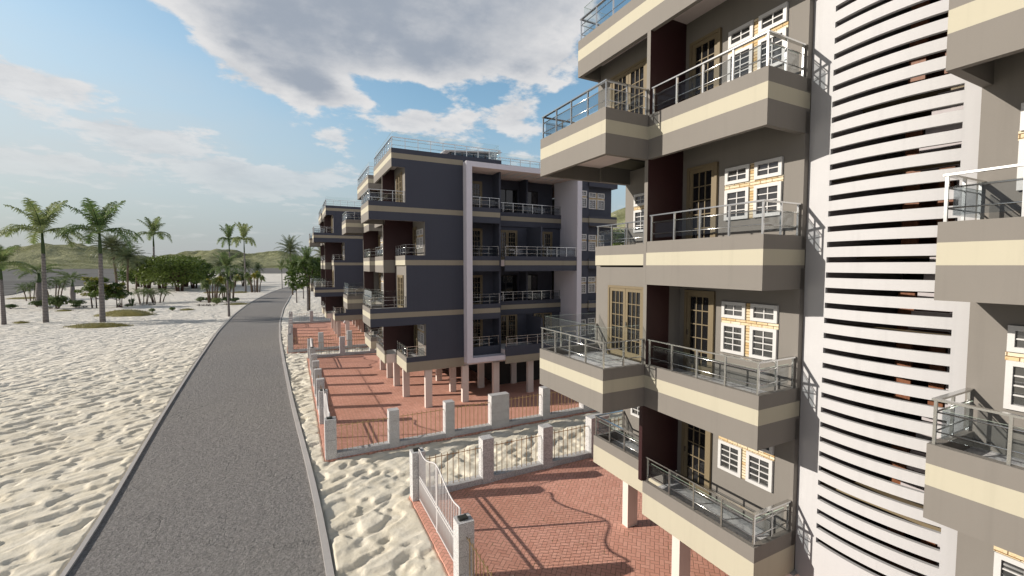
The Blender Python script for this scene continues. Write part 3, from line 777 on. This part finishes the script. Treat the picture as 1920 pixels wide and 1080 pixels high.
def trunk_pts(h, lean, n=8, az=0.):
    return [(math.cos(az) * lean * (i / n) ** 1.6, math.sin(az) * lean * (i / n) ** 1.6, h * i / n) for i in range(n + 1)]
def royal_mesh(seed, h=10., L=4.5, r=.27, nf=14, leaf='palm_leaf'):
    rnd = random.Random(seed); tb = MB(); sb = MB(); cb = MB()
    hs = h * .76; tp = trunk_pts(hs, .12, 10)
    tb.tube(tp, [r * (1.1 - .42 * (i / 10)) for i in range(11)], 10, 'palm_bark')
    x, y, z = tp[-1]
    sb.tube([(x, y, z - .02), (x, y, z + .08 * h), (x, y, z + .15 * h), (x, y, h)], [r * .70, r * .66, r * .5, r * .36], 10, 'crownshaft')
    for i in range(nf):
        a = 2.4 * i + rnd.uniform(-.25, .25); g = i / (nf - 1)
        frond(cb, (x, y, h - .1), a, R((20 + 22 * g if g < .55 else 60 + 42 * (g - .55)) + rnd.uniform(-5, 5)), L * rnd.uniform(.88, 1.08) * (1 - .02 * g), R((92 if g < .55 else 44) + rnd.uniform(-14, 14)), L * .27, leaf, 40, L * .026, .13, .05, 'crownshaft', rnd)
    return tb, sb, cb
def make_royal(seed, name='palm_tree', **k):
    t = empty(name); a, b, c = royal_mesh(seed, **k)
    a.build('trunk', t); b.build('crownshaft', t); c.build('crown', t); return t
def make_date(seed, h=9., L=4., r=.17, nf=46, leaf='date_leaf'):
    rnd = random.Random(seed); t = empty('date_palm'); tb = MB(); cb = MB(); tp = trunk_pts(h, h * .04, 8, rnd.uniform(0, 6))
    tb.tube(tp, [r * 1.25] + [r] * 7 + [r * 1.2], 8, 'brown_bark'); p = tp[-1]
    for i in range(nf):
        g = i / (nf - 1); frond(cb, p, 2.4 * i, R(-25 + 105 * g + rnd.uniform(-8, 8)), L * rnd.uniform(.85, 1.1), R(75 - 30 * g), L * .2, leaf, 26, L * .022, .1, .3, None, rnd)
    tb.build('trunk', t); cb.build('crown', t); return t
def make_stout(seed, h=6., L=3.6, r=.5):
    rnd = random.Random(seed); t = empty('palm_tree'); tb = MB(); sb = MB(); cb = MB()
    tb.tube([(0, 0, 0), (0, 0, h * .12), (0, 0, h * .4), (0, 0, h * .72)], [r * .72, r * .85, r, r * .72], 10, 'palm_bark')
    sb.tube([(0, 0, h * .715), (0, 0, h * .8), (0, 0, h)], [r * .62, r * .5, r * .36], 10, 'crownshaft')
    for i in range(13):
        g = i / 12
        # bushy plumes: leaflets all round the stalk
        for v in (.15, .95): frond(cb, (0, 0, h - .1), 2.4 * i, R(12 + 60 * g), L * rnd.uniform(.85, 1.05), R(70 + rnd.uniform(-10, 15)), L * .2, 'palm_leaf_dark', 20, L * .022, .2, v, 'crownshaft', rnd)
    tb.build('trunk', t); sb.build('crownshaft', t); cb.build('crown', t); return t
def leaves(cb, c, rad, n, size, m, rnd, flat=1.):
    for _ in range(n):
        while True:
            d = Vector((rnd.uniform(-1, 1), rnd.uniform(-1, 1), rnd.uniform(-1, 1)))
            if d.length < 1: break
        p = Vector(c) + Vector((d.x * rad, d.y * rad, d.z * rad * flat)); s = size * rnd.uniform(.6, 1.3)
        nrm = (Vector((rnd.gauss(0, .6), rnd.gauss(0, .6), .7)) + d * .6).normalized(); a = nrm.orthogonal().normalized()
        a = Matrix.Rotation(rnd.uniform(0, 6.28), 3, nrm) @ a; b = nrm.cross(a)
        cb.face([p - a * s, p + b * s * .42, p + a * s, p - b * s * .42], m)
def make_broad(seed, h=10., w=13., th=3., flat=.55, bark='dark_bark', leaf='broad_leaf', ncl=70, per=55, size=.42, multi=5, name='broad_tree', crad=.13, split=.12):
    rnd = random.Random(seed); t = empty(name); tb = MB(); cb = MB()
    cl = []
    for i in range(ncl):
        g = rnd.random(); a = 2.399 * i; ph = math.acos(1 - 1.75 * (i + .5) / ncl); rr_ = rnd.uniform(.45, 1.0) ** .6 * .95
        x = math.sin(ph) * math.cos(a) * w / 2 * rr_; y = math.sin(ph) * math.sin(a) * w / 2 * rr_; z = th + (h - th) * (.42 + .55 * math.cos(ph) * rr_)
        cl.append((x, y, z)); leaves(cb, (x, y, z), w * crad * rnd.uniform(.55, 1.2), int(per * rnd.uniform(.6, 1.3)), size, leaf, rnd, flat)
    for i in range(multi):
        a = 6.283 * i / multi + rnd.uniform(-.3, .3); c = cl[rnd.randrange(len(cl))]
        b0 = Vector((math.cos(a) * w * .02 * multi / 2, math.sin(a) * w * .02 * multi / 2, -.1)) if multi > 1 else Vector((0, 0, -.1))
        top = Vector((math.cos(a) * w * split, math.sin(a) * w * split, th + (h - th) * .45)); r0 = h * .026
        tb.tube([b0, b0.lerp(top, .4) + Vector((0, 0, th * .1)), top], [r0, r0 * .75, r0 * .5], 7, bark)
        for j in range(4):
            c = min((cl[rnd.randrange(len(cl))] for _ in range(8)), key=lambda q: (Vector(q) - top).length)
            tb.tube([b0.lerp(top, .55), Vector(c).lerp(top, .45) + Vector((0, 0, -.2)), c], [r0 * .5, r0 * .3, r0 * .12], 5, bark)
    tb.build('trunk', t); cb.build('crown', t); return t
def make_layered(seed, h=6.5, w=7., th=3.):
    rnd = random.Random(seed); t = empty('layered_tree'); tb = MB(); cb = MB()
    for i in range(3):
        a = 2.1 * i + .4; bx, by = math.cos(a) * w * .12 * (i + .4), math.sin(a) * w * .05
        tb.tube([(bx, by, -.1), (bx * 1.1, by, th * .6), (bx * 1.5, by * 1.5, h * .72)], [.15, .11, .05], 6, 'dark_bark')
    for i in range(46):
        a = rnd.uniform(0, 6.28); r_ = rnd.random() ** .6 * w * .46; z = rnd.choice([.42, .5, .58, .66, .76, .9]) * h; k = 1 - max(0, z / h - .5) * 1.1
        c = (math.cos(a) * r_ * k, math.sin(a) * r_ * k, z + rnd.uniform(-.25, .25)); leaves(cb, c, w * .12, 85, .24, 'broad_leaf' if rnd.random() < .8 else 'yellow_leaf', rnd, .5)
        tb.tube([(0, 0, z - .9), (c[0] * .5, c[1] * .5, z - .35), c], [.05, .035, .012], 4, 'dark_bark')
    tb.build('trunk', t); cb.build('crown', t); return t
def make_cluster(seed, h=4.2, w=5.5, th=2.6, ns=6):
    rnd = random.Random(seed); t = empty('cluster_palm'); cb = MB()
    for i in range(ns):
        a = 6.28 * i / ns + rnd.uniform(-.4, .4); b = (math.cos(a) * w * .14, math.sin(a) * w * .14); hh = th * rnd.uniform(.7, 1.1); tp = (b[0] * 1.8, b[1] * 1.8, hh)
        tb = MB(); tb.tube([(b[0], b[1], -.1), (b[0] * 1.3, b[1] * 1.3, hh * .5), tp], [.11, .09, .08], 6, 'brown_bark'); tb.build('stem', t)
        for j in range(11): frond(cb, tp, 2.4 * j + i, R(-5 + 8 * j), w * .30 * rnd.uniform(.8, 1.1), R(80), w * .075, 'bush_leaf', 12, .07, .1, .3, None, rnd)
    cb.build('crown', t); return t
def make_drac(seed, h=6.5, w=5.5, ns=8):
    rnd = random.Random(seed); t = empty('dracaena'); cb = MB()
    for i in range(ns):
        a = 6.28 * i / ns + rnd.uniform(-.4, .4); r_ = w * rnd.uniform(.10, .22); hh = h * rnd.uniform(.5, .86); b = (math.cos(a) * r_, math.sin(a) * r_); tp = Vector((b[0] * 1.9, b[1] * 1.9, hh))
        tb = MB(); tb.tube([(b[0], b[1], -.1), (b[0] * 1.2, b[1] * 1.2, hh * .5), tp], [.17, .12, .10], 6, 'brown_bark'); tb.build('stem', t)
        m = 'yellow_leaf' if rnd.random() < .45 else 'bush_leaf'
        for j in range(130):
            g = rnd.uniform(-.9, 1.4); aa = rnd.uniform(0, 6.28); d = Vector((math.cos(aa) * math.cos(g), math.sin(aa) * math.cos(g), math.sin(g))); sd = d.orthogonal().normalized() * .055
            st = tp + Vector((0, 0, -rnd.random() * h * .12)); k = w * .17 * rnd.uniform(.8, 1.15); mid = st + d * k * .6; tip = st + d * k + Vector((0, 0, -k * .4))
            cb.face([st - sd, st + sd, mid + sd, mid - sd], m); cb.face([mid - sd, mid + sd, tip], m)
    cb.build('crown', t); return t
def make_shrub(seed, leaf='bush_leaf', size=.10, n=520, flat=.62, name='shrub'):
    rnd = random.Random(seed); cb = MB()
    for i in range(11):
        a = 2.4 * i; r_ = .30 * math.sqrt(i / 11); leaves(cb, (math.cos(a) * r_, math.sin(a) * r_, .42 + .22 * rnd.random() - r_ * .4), .27, n // 11, size, leaf, rnd, .9)
    t = empty(name); tb = MB()
    for i in range(5):
        a = 1.26 * i; tb.tube([(0, 0, -.05), (math.cos(a) * .2, math.sin(a) * .2, .45)], [.03, .012], 4, 'brown_bark')
    tb.build('stem', t); cb.build('foliage', t); return t

PROTO = {}
def plant(kind, key, maker, x, y, sc, label, cat, group=None, rz=None, sz=None):
    if key not in PROTO: o = PROTO[key] = maker()
    else: o = copy_tree(PROTO[key])
    o.location = (x, y, 0.); o.rotation_euler.z = random.uniform(0, 6.28) if rz is None else rz
    o.scale = (sc, sc, sc) if sz is None else (sz[0], sz[0], sz[1])
    if 'group' in o: del o['group']
    tag(o, label, cat, group); return o
GR = 'tall royal palms on the sand'
royal = lambda x, y, ty, w, label, rz=None, key='a': plant('royal', 'royal' + key, (lambda: make_royal({'a': 1, 'b': 5}[key])), x, y, 1, label, 'palm tree', GR, rz, (w / 8.4, ty / 10.))
royal(-35.1, 95.0, 14.43, 10.6, 'tall royal palm with a ringed grey trunk, second palm from the left edge', 1.0)
royal(-27.3, 91.8, 14.48, 11.2, 'tall royal palm standing beside the straw-coloured grass mound', 1.0)
royal(-39.6, 94.5, 9.17, 8.2, 'royal palm cut off by the left edge of the view', 2.1)
royal(-10.1, 91.2, 8.60, 5.8, 'slim royal palm close to the left kerb of the road', 3.0)
royal(-56.5, 253.2, 23.3, 15.7, 'lone very tall palm rising above the dark green thicket', .4, 'b')
royal(-21.5, 202.1, 19.04, 9.4, 'left palm of the tall pair in front of the hills', 2.2, 'b')
royal(-14.3, 175.3, 17.84, 8.6, 'right palm of the tall pair in front of the hills', 4.1, 'b')
royal(-3.5, 193.0, 8.58, 5.0, 'small slender palm at the left of the road bend', 1.7, 'b')
royal(-1.4, 211.2, 9.21, 4.6, 'small slender palm farthest along the road at the bend', 5.1, 'b')
royal(2.7, 95.9, 9.71, 5.0, 'palm with a straight grey trunk among the leafy roadside trees by the farthest yard', .9)
royal(0.9, 117.6, 8.79, 4.2, 'palm on the right verge with its trunk nearest the road', 2.7)
royal(2.7, 131.8, 8.75, 4.5, 'palm on the right verge behind the leafy roadside tree', 3.8)
plant('stout', 'stout', lambda: make_stout(3), -46.8, 140, 1, 'stout palm with a swollen grey trunk and dark plume crown near the water', 'palm tree', 'stout plume palms', .3, (1.0, .95))
plant('stout', 'stout', None, -50.3, 134.1, 1, 'larger dark plume palm behind the second royal palm from the left', 'palm tree', 'stout plume palms', 1.9, (1.45, 1.22))
dt = lambda x, y, ty, w, label, rz=0: plant('date', 'date', lambda: make_date(11), x, y, 1, label, 'date palm', 'feathery date palms', rz, (w / 7.6, ty / 9.))
dt(.1, 149.8, 13.62, 8.4, 'date palm with a full round crown above the end of the road', .5)
dt(8., 138.2, 11.84, 6.2, 'date palm showing only its crown behind the farthest block', 2.)
dt(-69.3, 251., 17.2, 22., 'large feathery date palm left of the dark thicket, by the water', 1.)
dt(-66., 247., 14.0, 16., 'shorter date palm growing against the large feathery one by the water', 2.2)
dt(-49.6, 189.8, 11.6, 12., 'date palm with a forked leaning trunk left of the dark thicket', 3.)
dt(-50., 200.4, 9.4, 12., 'low date palm touching the left end of the dark thicket', 4.)
dt(-43.5, 294.4, 9.23, 9., 'distant date palm leftmost of the three behind the dracaenas', .3)
dt(-40., 292.6, 7.74, 8., 'distant date palm, middle one of the three behind the dracaenas', 1.3)
dt(-33.6, 272.7, 8.95, 11., 'distant date palm, rightmost of the three behind the dracaenas', 2.3)
dt(-16.8, 204.2, 8.56, 8.6, 'yellowish palm below the right palm of the tall pair', 3.3)
dt(-14., 228.8, 7.76, 6.6, 'small palm crown rising right above the right hand dracaena', 4.3)
br = lambda x, y, sc, label, rz, hh=1.: plant('broad', 'broad', lambda: make_broad(21, 12.2, 14., 2.0, .45, ncl=100, per=60, size=.4), x, y, 1, label, 'tree', 'broad dark trees of the thicket', rz, (sc, hh))
br(-50.8, 216.9, 1.15, 'broad dark green tree at the left end of the thicket, under the lone tall palm', 0.)
br(-42.5, 200.3, 1.15, 'broad dark tree in the thicket just right of the lone tall palm', 1.1, 1.1)
br(-35.4, 189.4, 1.1, 'broad dark tree at the front centre of the thicket with brown trunks', 2.2)
br(-34.2, 208.5, 1.05, 'broad dark tree at the right end of the thicket', 3.3)
br(-57.3, 234.3, .9, 'broad dark tree half hidden behind the left end of the thicket', 4.4, .9)
br(-40.3, 225.7, 1.2, 'tallest broad tree at the back of the thicket', 5.5, 1.15)
lt = lambda key, x, y, sc, hh, label, rz: plant('small', 'grove', lambda: make_broad(33, 7.2, 7., 2.2, .6, 'brown_bark', 'bush_leaf', 40, 50, .3, 4, 'grove_tree'), x, y, 1, label, 'tree', 'small grove trees behind the road', rz, (sc, hh))
lt('g', -24.8, 217.9, .85, .95, 'small round grove tree, leftmost of the three behind the slim roadside palm', 1.)
lt('g', -21.6, 216.3, .95, 1.0, 'small round grove tree, middle of the three behind the slim roadside palm', 2.)
lt('g', -18.9, 220.1, .95, .98, 'small round grove tree, rightmost of the three behind the slim roadside palm', 3.)
lf = lambda x, y, w, h, label, rz: plant('leafy', 'leafy', lambda: make_broad(44, 11., 7.5, 3.6, .75, 'brown_bark', 'broad_leaf', 75, 60, .27, 1, 'leafy_tree', .12, .06), x, y, 1, label, 'tree', 'leafy roadside trees', rz, (w / 7.5, h / 11.))
lf(2.9, 97.8, 8.4, 11.6, 'leafy green roadside tree with a thin trunk beyond the farthest yard fence', .7)
lf(6.2, 108.8, 8.5, 11.4, 'leafy roadside tree partly behind the farthest block', 2.7)
lf(80., 93., 14., 20., 'leafy tree seen through the balcony glass of the nearest block', 1.9)
plant('lay', 'lay', lambda: make_layered(51), -37.3, 123.4, 1, 'layered flat-topped tree behind the royal palm by the grass mound', 'tree', 'layered flat-topped trees', .2, (1.02, 1.04))
plant('lay', 'lay', None, -33.6, 122.1, 1, 'lower layered tree right of the royal palm by the grass mound', 'tree', 'layered flat-topped trees', 2.9, (.72, .84))
cl = lambda x, y, w, h, label, rz: plant('cl', 'cl', lambda: make_cluster(61), x, y, 1, label, 'cluster palm', 'bushy cluster palms', rz, (w / 5.5, h / 4.2))
cl(-60.1, 155.5, 6.2, 6.0, 'bushy cluster palm nearest the water on the left', .1)
cl(-57.4, 160.1, 9.0, 7.6, 'taller bushy cluster palm behind the stout plume palms', 1.6)
cl(-29.6, 134.6, 7.2, 4.3, 'bushy many-stemmed palm in front of the thicket', 2.6)
cl(-31.8, 132.2, 5.0, 4.6, 'narrow cluster palm with two thin stems in front of the thicket', 3.9)
dr_ = lambda x, y, w, h, label, rz: plant('dr', 'dr', lambda: make_drac(71), x, y, 1, label, 'dracaena', 'yellow-green dracaena clumps', rz, (w / 5.5, h / 6.5))
dr_(-17.6, 128.6, 7., 7., 'yellow-green dracaena clump with shrubs round its stems', .3)
dr_(-15.6, 140., 6.2, 7.2, 'dracaena clump just behind the slim roadside palm', 1.4)
dr_(-11.0, 170.3, 7.2, 7.8, 'dracaena clump on the right, nearest the road bend', 2.5)
SH = [(-52.8, 128.7, 1.3, 2.5, 'round pale green shrub left of the two tallest front palms'), (-50.1, 132.2, 1.8, 2.8, 'grey-green shrub at the foot of the larger plume palm'),
      (-44.0, 124.3, 3.6, 4.6, 'large rounded shrub between the royal palms'), (-41.6, 125.6, 1.0, 1.8, 'small shrub right of the large rounded shrub'),
      (-43.0, 131., 1.7, 3.0, 'low spreading shrub beside the stout palm'), (-20.5, 131.8, 1.6, 2.5, 'dark round shrub, leftmost under the dracaena clump'),
      (-18.7, 130.9, 1.5, 2.0, 'dark round shrub between the dracaena stems'), (-15.7, 121.1, 2.0, 2.6, 'upright leafy shrub in front of the dracaena clump'),
      (-14.6, 128.8, 1.6, 2.8, 'dark round shrub right behind the slim roadside palm'), (-12.8, 127.9, 1.4, 2.4, 'dark round shrub, rightmost of the dracaena bed'),
      (-32.5, 123.7, .7, 1.3, 'tiny bright green shrub beside the cactus-like plant'), (-21.5, 108.1, 1.0, 1.2, 'small pale tuft alone on the open sand'),
      (-24.4, 106.7, 1.0, 1.3, 'small pale tuft at the right end of the grass mound')]
for i, (x, y, h, w, lb) in enumerate(SH):
    key = 'shd' if 'dark' in lb else 'sh'
    plant('sh', key, (lambda: make_shrub(81, 'palm_leaf_dark')) if key == 'shd' else (lambda: make_shrub(82)), x, y, 1, lb, 'shrub', 'round shrubs on the sand', None, (w / 1.1, h / .95))
# prickly upright plant
t = empty('cactus_plant'); rnd = random.Random(5)
for i in range(5):
    mb = MB(); a = i * 1.25; b = (math.cos(a) * .15, math.sin(a) * .1); hh = 1.4 + .8 * rnd.random()
    mb.tube([(b[0], b[1], 0), (b[0] * 2.2, b[1] * 2, hh * .45), (b[0] * 2.6, b[1] * 3, hh * .8), (b[0] * 3.4, b[1] * 3, hh)], [.06, .10, .09, .04], 8, 'crownshaft')
    leaves(mb, (b[0] * 2.6, b[1] * 3, hh * .75), .32, 40, .10, 'palm_leaf_dark', rnd); mb.build('stem', t)
t.location = (-32.1, 124.9, 0); tag(t, 'upright cactus-like plant at the left end of the low grey planting', 'cactus')
t = empty('flowering_plant'); mb = MB(); leaves(mb, (0, 0, .55), .5, 90, .15, 'bush_leaf', rnd); mb.build('foliage', t)
mb = MB(); leaves(mb, (0, 0, .25), .38, 70, .09, 'purple_petal', rnd, .5); mb.build('flower', t); t.location = (-33.6, 122.6, 0); tag(t, 'small plant with purple flowers at its base', 'flower')
for x, y, w, lb in ((-30.6, 126., 6.2, 'low grey ground planting beside the cactus-like plant'), (-45.6, 125.2, 2.6, 'low grey ground planting left of the large rounded shrub'), (-40.2, 123.9, 2.2, 'low grey ground planting near the stout palm'), (-17.4, 117.6, 4.2, 'low grey ground planting in front of the dracaena clump')):
    mb = MB()
    for i in range(int(w * 5)): leaves(mb, (rnd.uniform(-.5, .5) * w, rnd.uniform(-.4, .4), .26), .3, 16, .11, 'grey_leaf', rnd, .8)
    o = mb.build('ground_planting'); o.location = (x, y, .0); o.rotation_euler.z = -.3; tag(o, lb, 'plants', None, 'stuff')
for x, y, w, dp, h, lb in ((-25.7, 84.9, 9., 3.4, .45, 'straw-coloured grass patch in front of the royal palm'), (-27.0, 101.8, 10.2, 4.6, .95, 'straw-coloured grass mound behind the royal palm'), (-38.2, 95.6, 2.4, 1.4, .2, 'thin grass patch by the palm at the left edge'),
                           (-40.5, 117., 3., 2., .2, 'thin grass patch in front of the large rounded shrub'), (-19.2, 108.4, 3., 2., .2, 'thin grass patch right of the small pale tuft'), (-11.6, 119.2, 5.6, 3., .22, 'thin grass patch under the slim roadside palm'),
                           (-23.1, 173.2, 6., 6., .3, 'thin grass patch in front of the grove trees'), (-15.5, 169.7, 5., 5., .3, 'thin grass patch left of the right hand dracaena'), (-65.5, 166., 7., 6., .25, 'thin grass patch by the water on the left')):
    mb = MB(); N = 26; ring = []
    for j in range(7):
        for i in range(N):
            a = 6.283 * i / N; q = j / 6; k = 1 + .12 * math.sin(3 * a + x) + .08 * math.sin(7 * a); ring.append((math.cos(a) * w / 2 * q * k, math.sin(a) * dp / 2 * q * k, h * (1 - q * q) + .06 - .14 * q * q + .12 * (1 - q)))
    mb.v = ring
    for j in range(6):
        for i in range(N): mb.f.append((j * N + i, j * N + (i + 1) % N, (j + 1) * N + (i + 1) % N, (j + 1) * N + i)); mb.m.append(mb.mi('straw_grass')); mb.smooth.append(True)
    for i in range(int(w * dp * 26)):
        a = rnd.uniform(0, 6.283); q = math.sqrt(rnd.random()) * 1.02; p = Vector((math.cos(a) * w / 2 * q, math.sin(a) * dp / 2 * q, h * (1 - q * q) + .06)); d = Vector((rnd.gauss(0, .1), rnd.gauss(0, .1), rnd.uniform(.12, .28))); sdv = Vector((rnd.uniform(-1, 1), rnd.uniform(-1, 1), 0)).normalized() * .03
        mb.face([p - sdv, p + sdv, p + d], 'straw_grass')
    o = mb.build('grass_patch'); o.location = (x, y, 0); o.rotation_euler.z = -.35; tag(o, lb, 'grass', None, 'stuff')

# ------------------------------------------------------------------ camera
cam = bpy.data.cameras.new('camera'); co = bpy.data.objects.new('camera', cam); COL.objects.link(co)
cam.sensor_width = 36; cam.lens = 36 * 817 / 1920; cam.clip_start = .05; cam.clip_end = 12000
co.location = (0, 0, 9.13); co.rotation_euler = (R(90 - 2.99), 0, R(-26.8)); scene.camera = co

# ------------------------------------------------------------------ sun and sky
SUN_EL = 21.5; sd = Vector((-.94, .342, 0)).normalized() * math.cos(R(SUN_EL)); sd.z = math.sin(R(SUN_EL))   # towards the sun
sun = bpy.data.lights.new('sun', 'SUN'); sun.energy = 4.9; sun.angle = R(.5); sun.color = (1, .925, .825)
sob = bpy.data.objects.new('sun', sun); COL.objects.link(sob); sob.rotation_euler = sd.to_track_quat('Z', 'Y').to_euler()
wd = bpy.data.worlds.new('World'); scene.world = wd; wd.use_nodes = True
x = NX(wd.node_tree); bg = x.N['Background']; bg.inputs[1].default_value = .13
sky = x.N.new('ShaderNodeTexSky'); sky.sky_type = 'NISHITA'; sky.sun_disc = False; sky.sun_elevation = R(SUN_EL)
sky.sun_rotation = math.atan2(sd.x, sd.y); sky.altitude = 0; sky.air_density = 1.0; sky.dust_density = 1.2; sky.ozone_density = 1.5
dirv = x.N.new('ShaderNodeTexCoord').outputs['Generated']; s3 = x.xyz(dirv)
zc = x.m('MAXIMUM', s3[2], .0); kz = x.m('DIVIDE', 1., x.m('ADD', zc, .16))
pl = x.cmb(x.m('MULTIPLY', s3[0], kz), x.m('MULTIPLY', s3[1], kz), 0.)
azn = x.m('MULTIPLY', x.m('ARCTAN2', s3[0], s3[1]), 57.29578); eln = x.m('MULTIPLY', x.m('ARCSINE', s3[2]), 57.29578)
n1 = x.noise(pl, 2.1, 8, .58, .25); n2 = x.noise(x.v('ADD', pl, (3.1, 7.7, 0.)), 5.5, 6, .6)
dens = x.m('ADD', x.m('MULTIPLY', n1, .60), x.m('MULTIPLY', n2, .46))
# cloud banks of the photographed sky: bearing, elevation, half width, half height, weight
BL = [(-3, 25, 9, 7, .42), (3, 21, 8, 5.5, .36), (-8, 32, 6, 6, .36), (4, 31, 12, 6, .40), (16, 31, 9, 6, .40), (27, 32, 9, 7, .40), (20, 26, 6, 3.5, .22), (30, 26, 5, 3.5, .22),
      (3.3, 19.7, 3.2, 1.6, .26), (16.5, 17.5, 5, 2.2, .25), (28, 18.5, 4, 4, .30), (5.5, 15, 3, 2, .22), (-4, 9, 6, 1.3, .5), (-20, 15.5, 7, 1.6, .40), (-14, 12.5, 6, 1.3, .36), (-6, 10.5, 5, 1.0, .25), (-20, 9, 7, 1.2, .22), (-19, 27.5, 2.5, 1.2, .24), (1, 10.5, 9, 1.2, .22),
      (-13, 21, 7, 4, -.30), (-8, 17.5, 7, 3, -.25), (12, 21, 5, 2.0, -.25), (24, 21.8, 6, 1.8, -.28), (5.5, 17.2, 4, 1.6, -.2), (7, 21.6, 4, 1.3, -.2), (0, 16, 5, 2.5, -.2), (12, 26, 7, 3.2, .36), (14, 23.6, 7, 2.6, .30), (-21, 22, 5, 4, -.2), (9, 12, 5, 3, -.1)]
tot = None
for a0, e0, wa, we, amp in BL:
    da = x.m('DIVIDE', x.m('SUBTRACT', azn, a0), wa); de = x.m('DIVIDE', x.m('SUBTRACT', eln, e0), we)
    g = x.m('MULTIPLY', x.m('POWER', 2.71828, x.m('MULTIPLY', x.m('ADD', x.m('MULTIPLY', da, da), x.m('MULTIPLY', de, de)), -1.)), amp)
    tot = g if tot is None else x.m('ADD', tot, g)
dd = x.m('ADD', dens, x.m('MULTIPLY', tot, .62))
mask = x.smooth(dd, .575, .665)
lowf = x.smooth(eln, 12., 20.)
core = x.m('MULTIPLY', x.m('ADD', x.m('MULTIPLY', lowf, .6), .4), x.smooth(x.m('ADD', dd, x.m('MULTIPLY', x.m('SUBTRACT', x.noise(pl, 4.3, 5, .6), .5), .62)), .60, 1.10))
cloud = x.mix(core, x.mix(x.smooth(n2, .3, .62), (4.7, 4.75, 4.9), (6.1, 6.0, 5.95)), (2.7, 3.0, 3.5))
base = x.mix(1., sky.outputs[0], (1.42, 1.62, 1.5), 'MULTIPLY')
hz = x.smooth(eln, 22., 1.)
hzc = x.mix(x.smooth(azn, 30., -60.), (3.1, 3.3, 3.65), (3.2, 3.35, 3.55))
skyc = x.mix(x.m('MULTIPLY', hz, .9), base, hzc)
lw = x.m('MULTIPLY', x.m('MULTIPLY', x.smooth(eln, 31., 9.), x.smooth(eln, 2., 11.)), x.smooth(azn, 20., -22.))
lw = x.m('MULTIPLY', lw, x.m('ADD', x.m('MULTIPLY', n1, .9), .45), clamp=True)
skyc = x.mix(x.m('MULTIPLY', lw, .72), skyc, (4.75, 4.85, 4.85))
skyc = x.mix(x.m('MULTIPLY', mask, x.m('ADD', x.m('MULTIPLY', x.smooth(eln, 3., 19.), .78), .18)), skyc, cloud)
# unseen western sky darkened to cut fill light in the balcony recesses
west_dim = x.m('MULTIPLY', x.smooth(azn, -27., -38.), x.smooth(azn, -150., -125.))
skyc = x.mix(x.m('MULTIPLY', west_dim, .985), skyc, (2.1, 2.15, 2.4))
# unseen sky behind the viewer brightened, added fill for the shaded flanks
rear_fill = x.m('MULTIPLY', x.smooth(x.m('ABSOLUTE', azn), 86., 110.), x.smooth(eln, 60., 40.))
skyc = x.mix(x.m('MULTIPLY', x.m('MULTIPLY', rear_fill, x.m('SUBTRACT', 1., west_dim)), .9), skyc, (5.2, 5.1, 5.4))
zen_dim = x.smooth(eln, 36., 50.)  # sky above the frame darkened to lower fill light from overhead
skyc = x.mix(x.m('MULTIPLY', zen_dim, .85), skyc, (.8, .85, .95))
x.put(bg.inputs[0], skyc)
scene.view_settings.view_transform = 'Standard'; scene.view_settings.look = 'None'; scene.view_settings.exposure = 0; scene.view_settings.gamma = 1
scene.cycles.max_bounces = 8; scene.cycles.diffuse_bounces = 1; scene.cycles.adaptive_threshold = .02; scene.cycles.time_limit = 1000; scene.cycles.transparent_max_bounces = 24
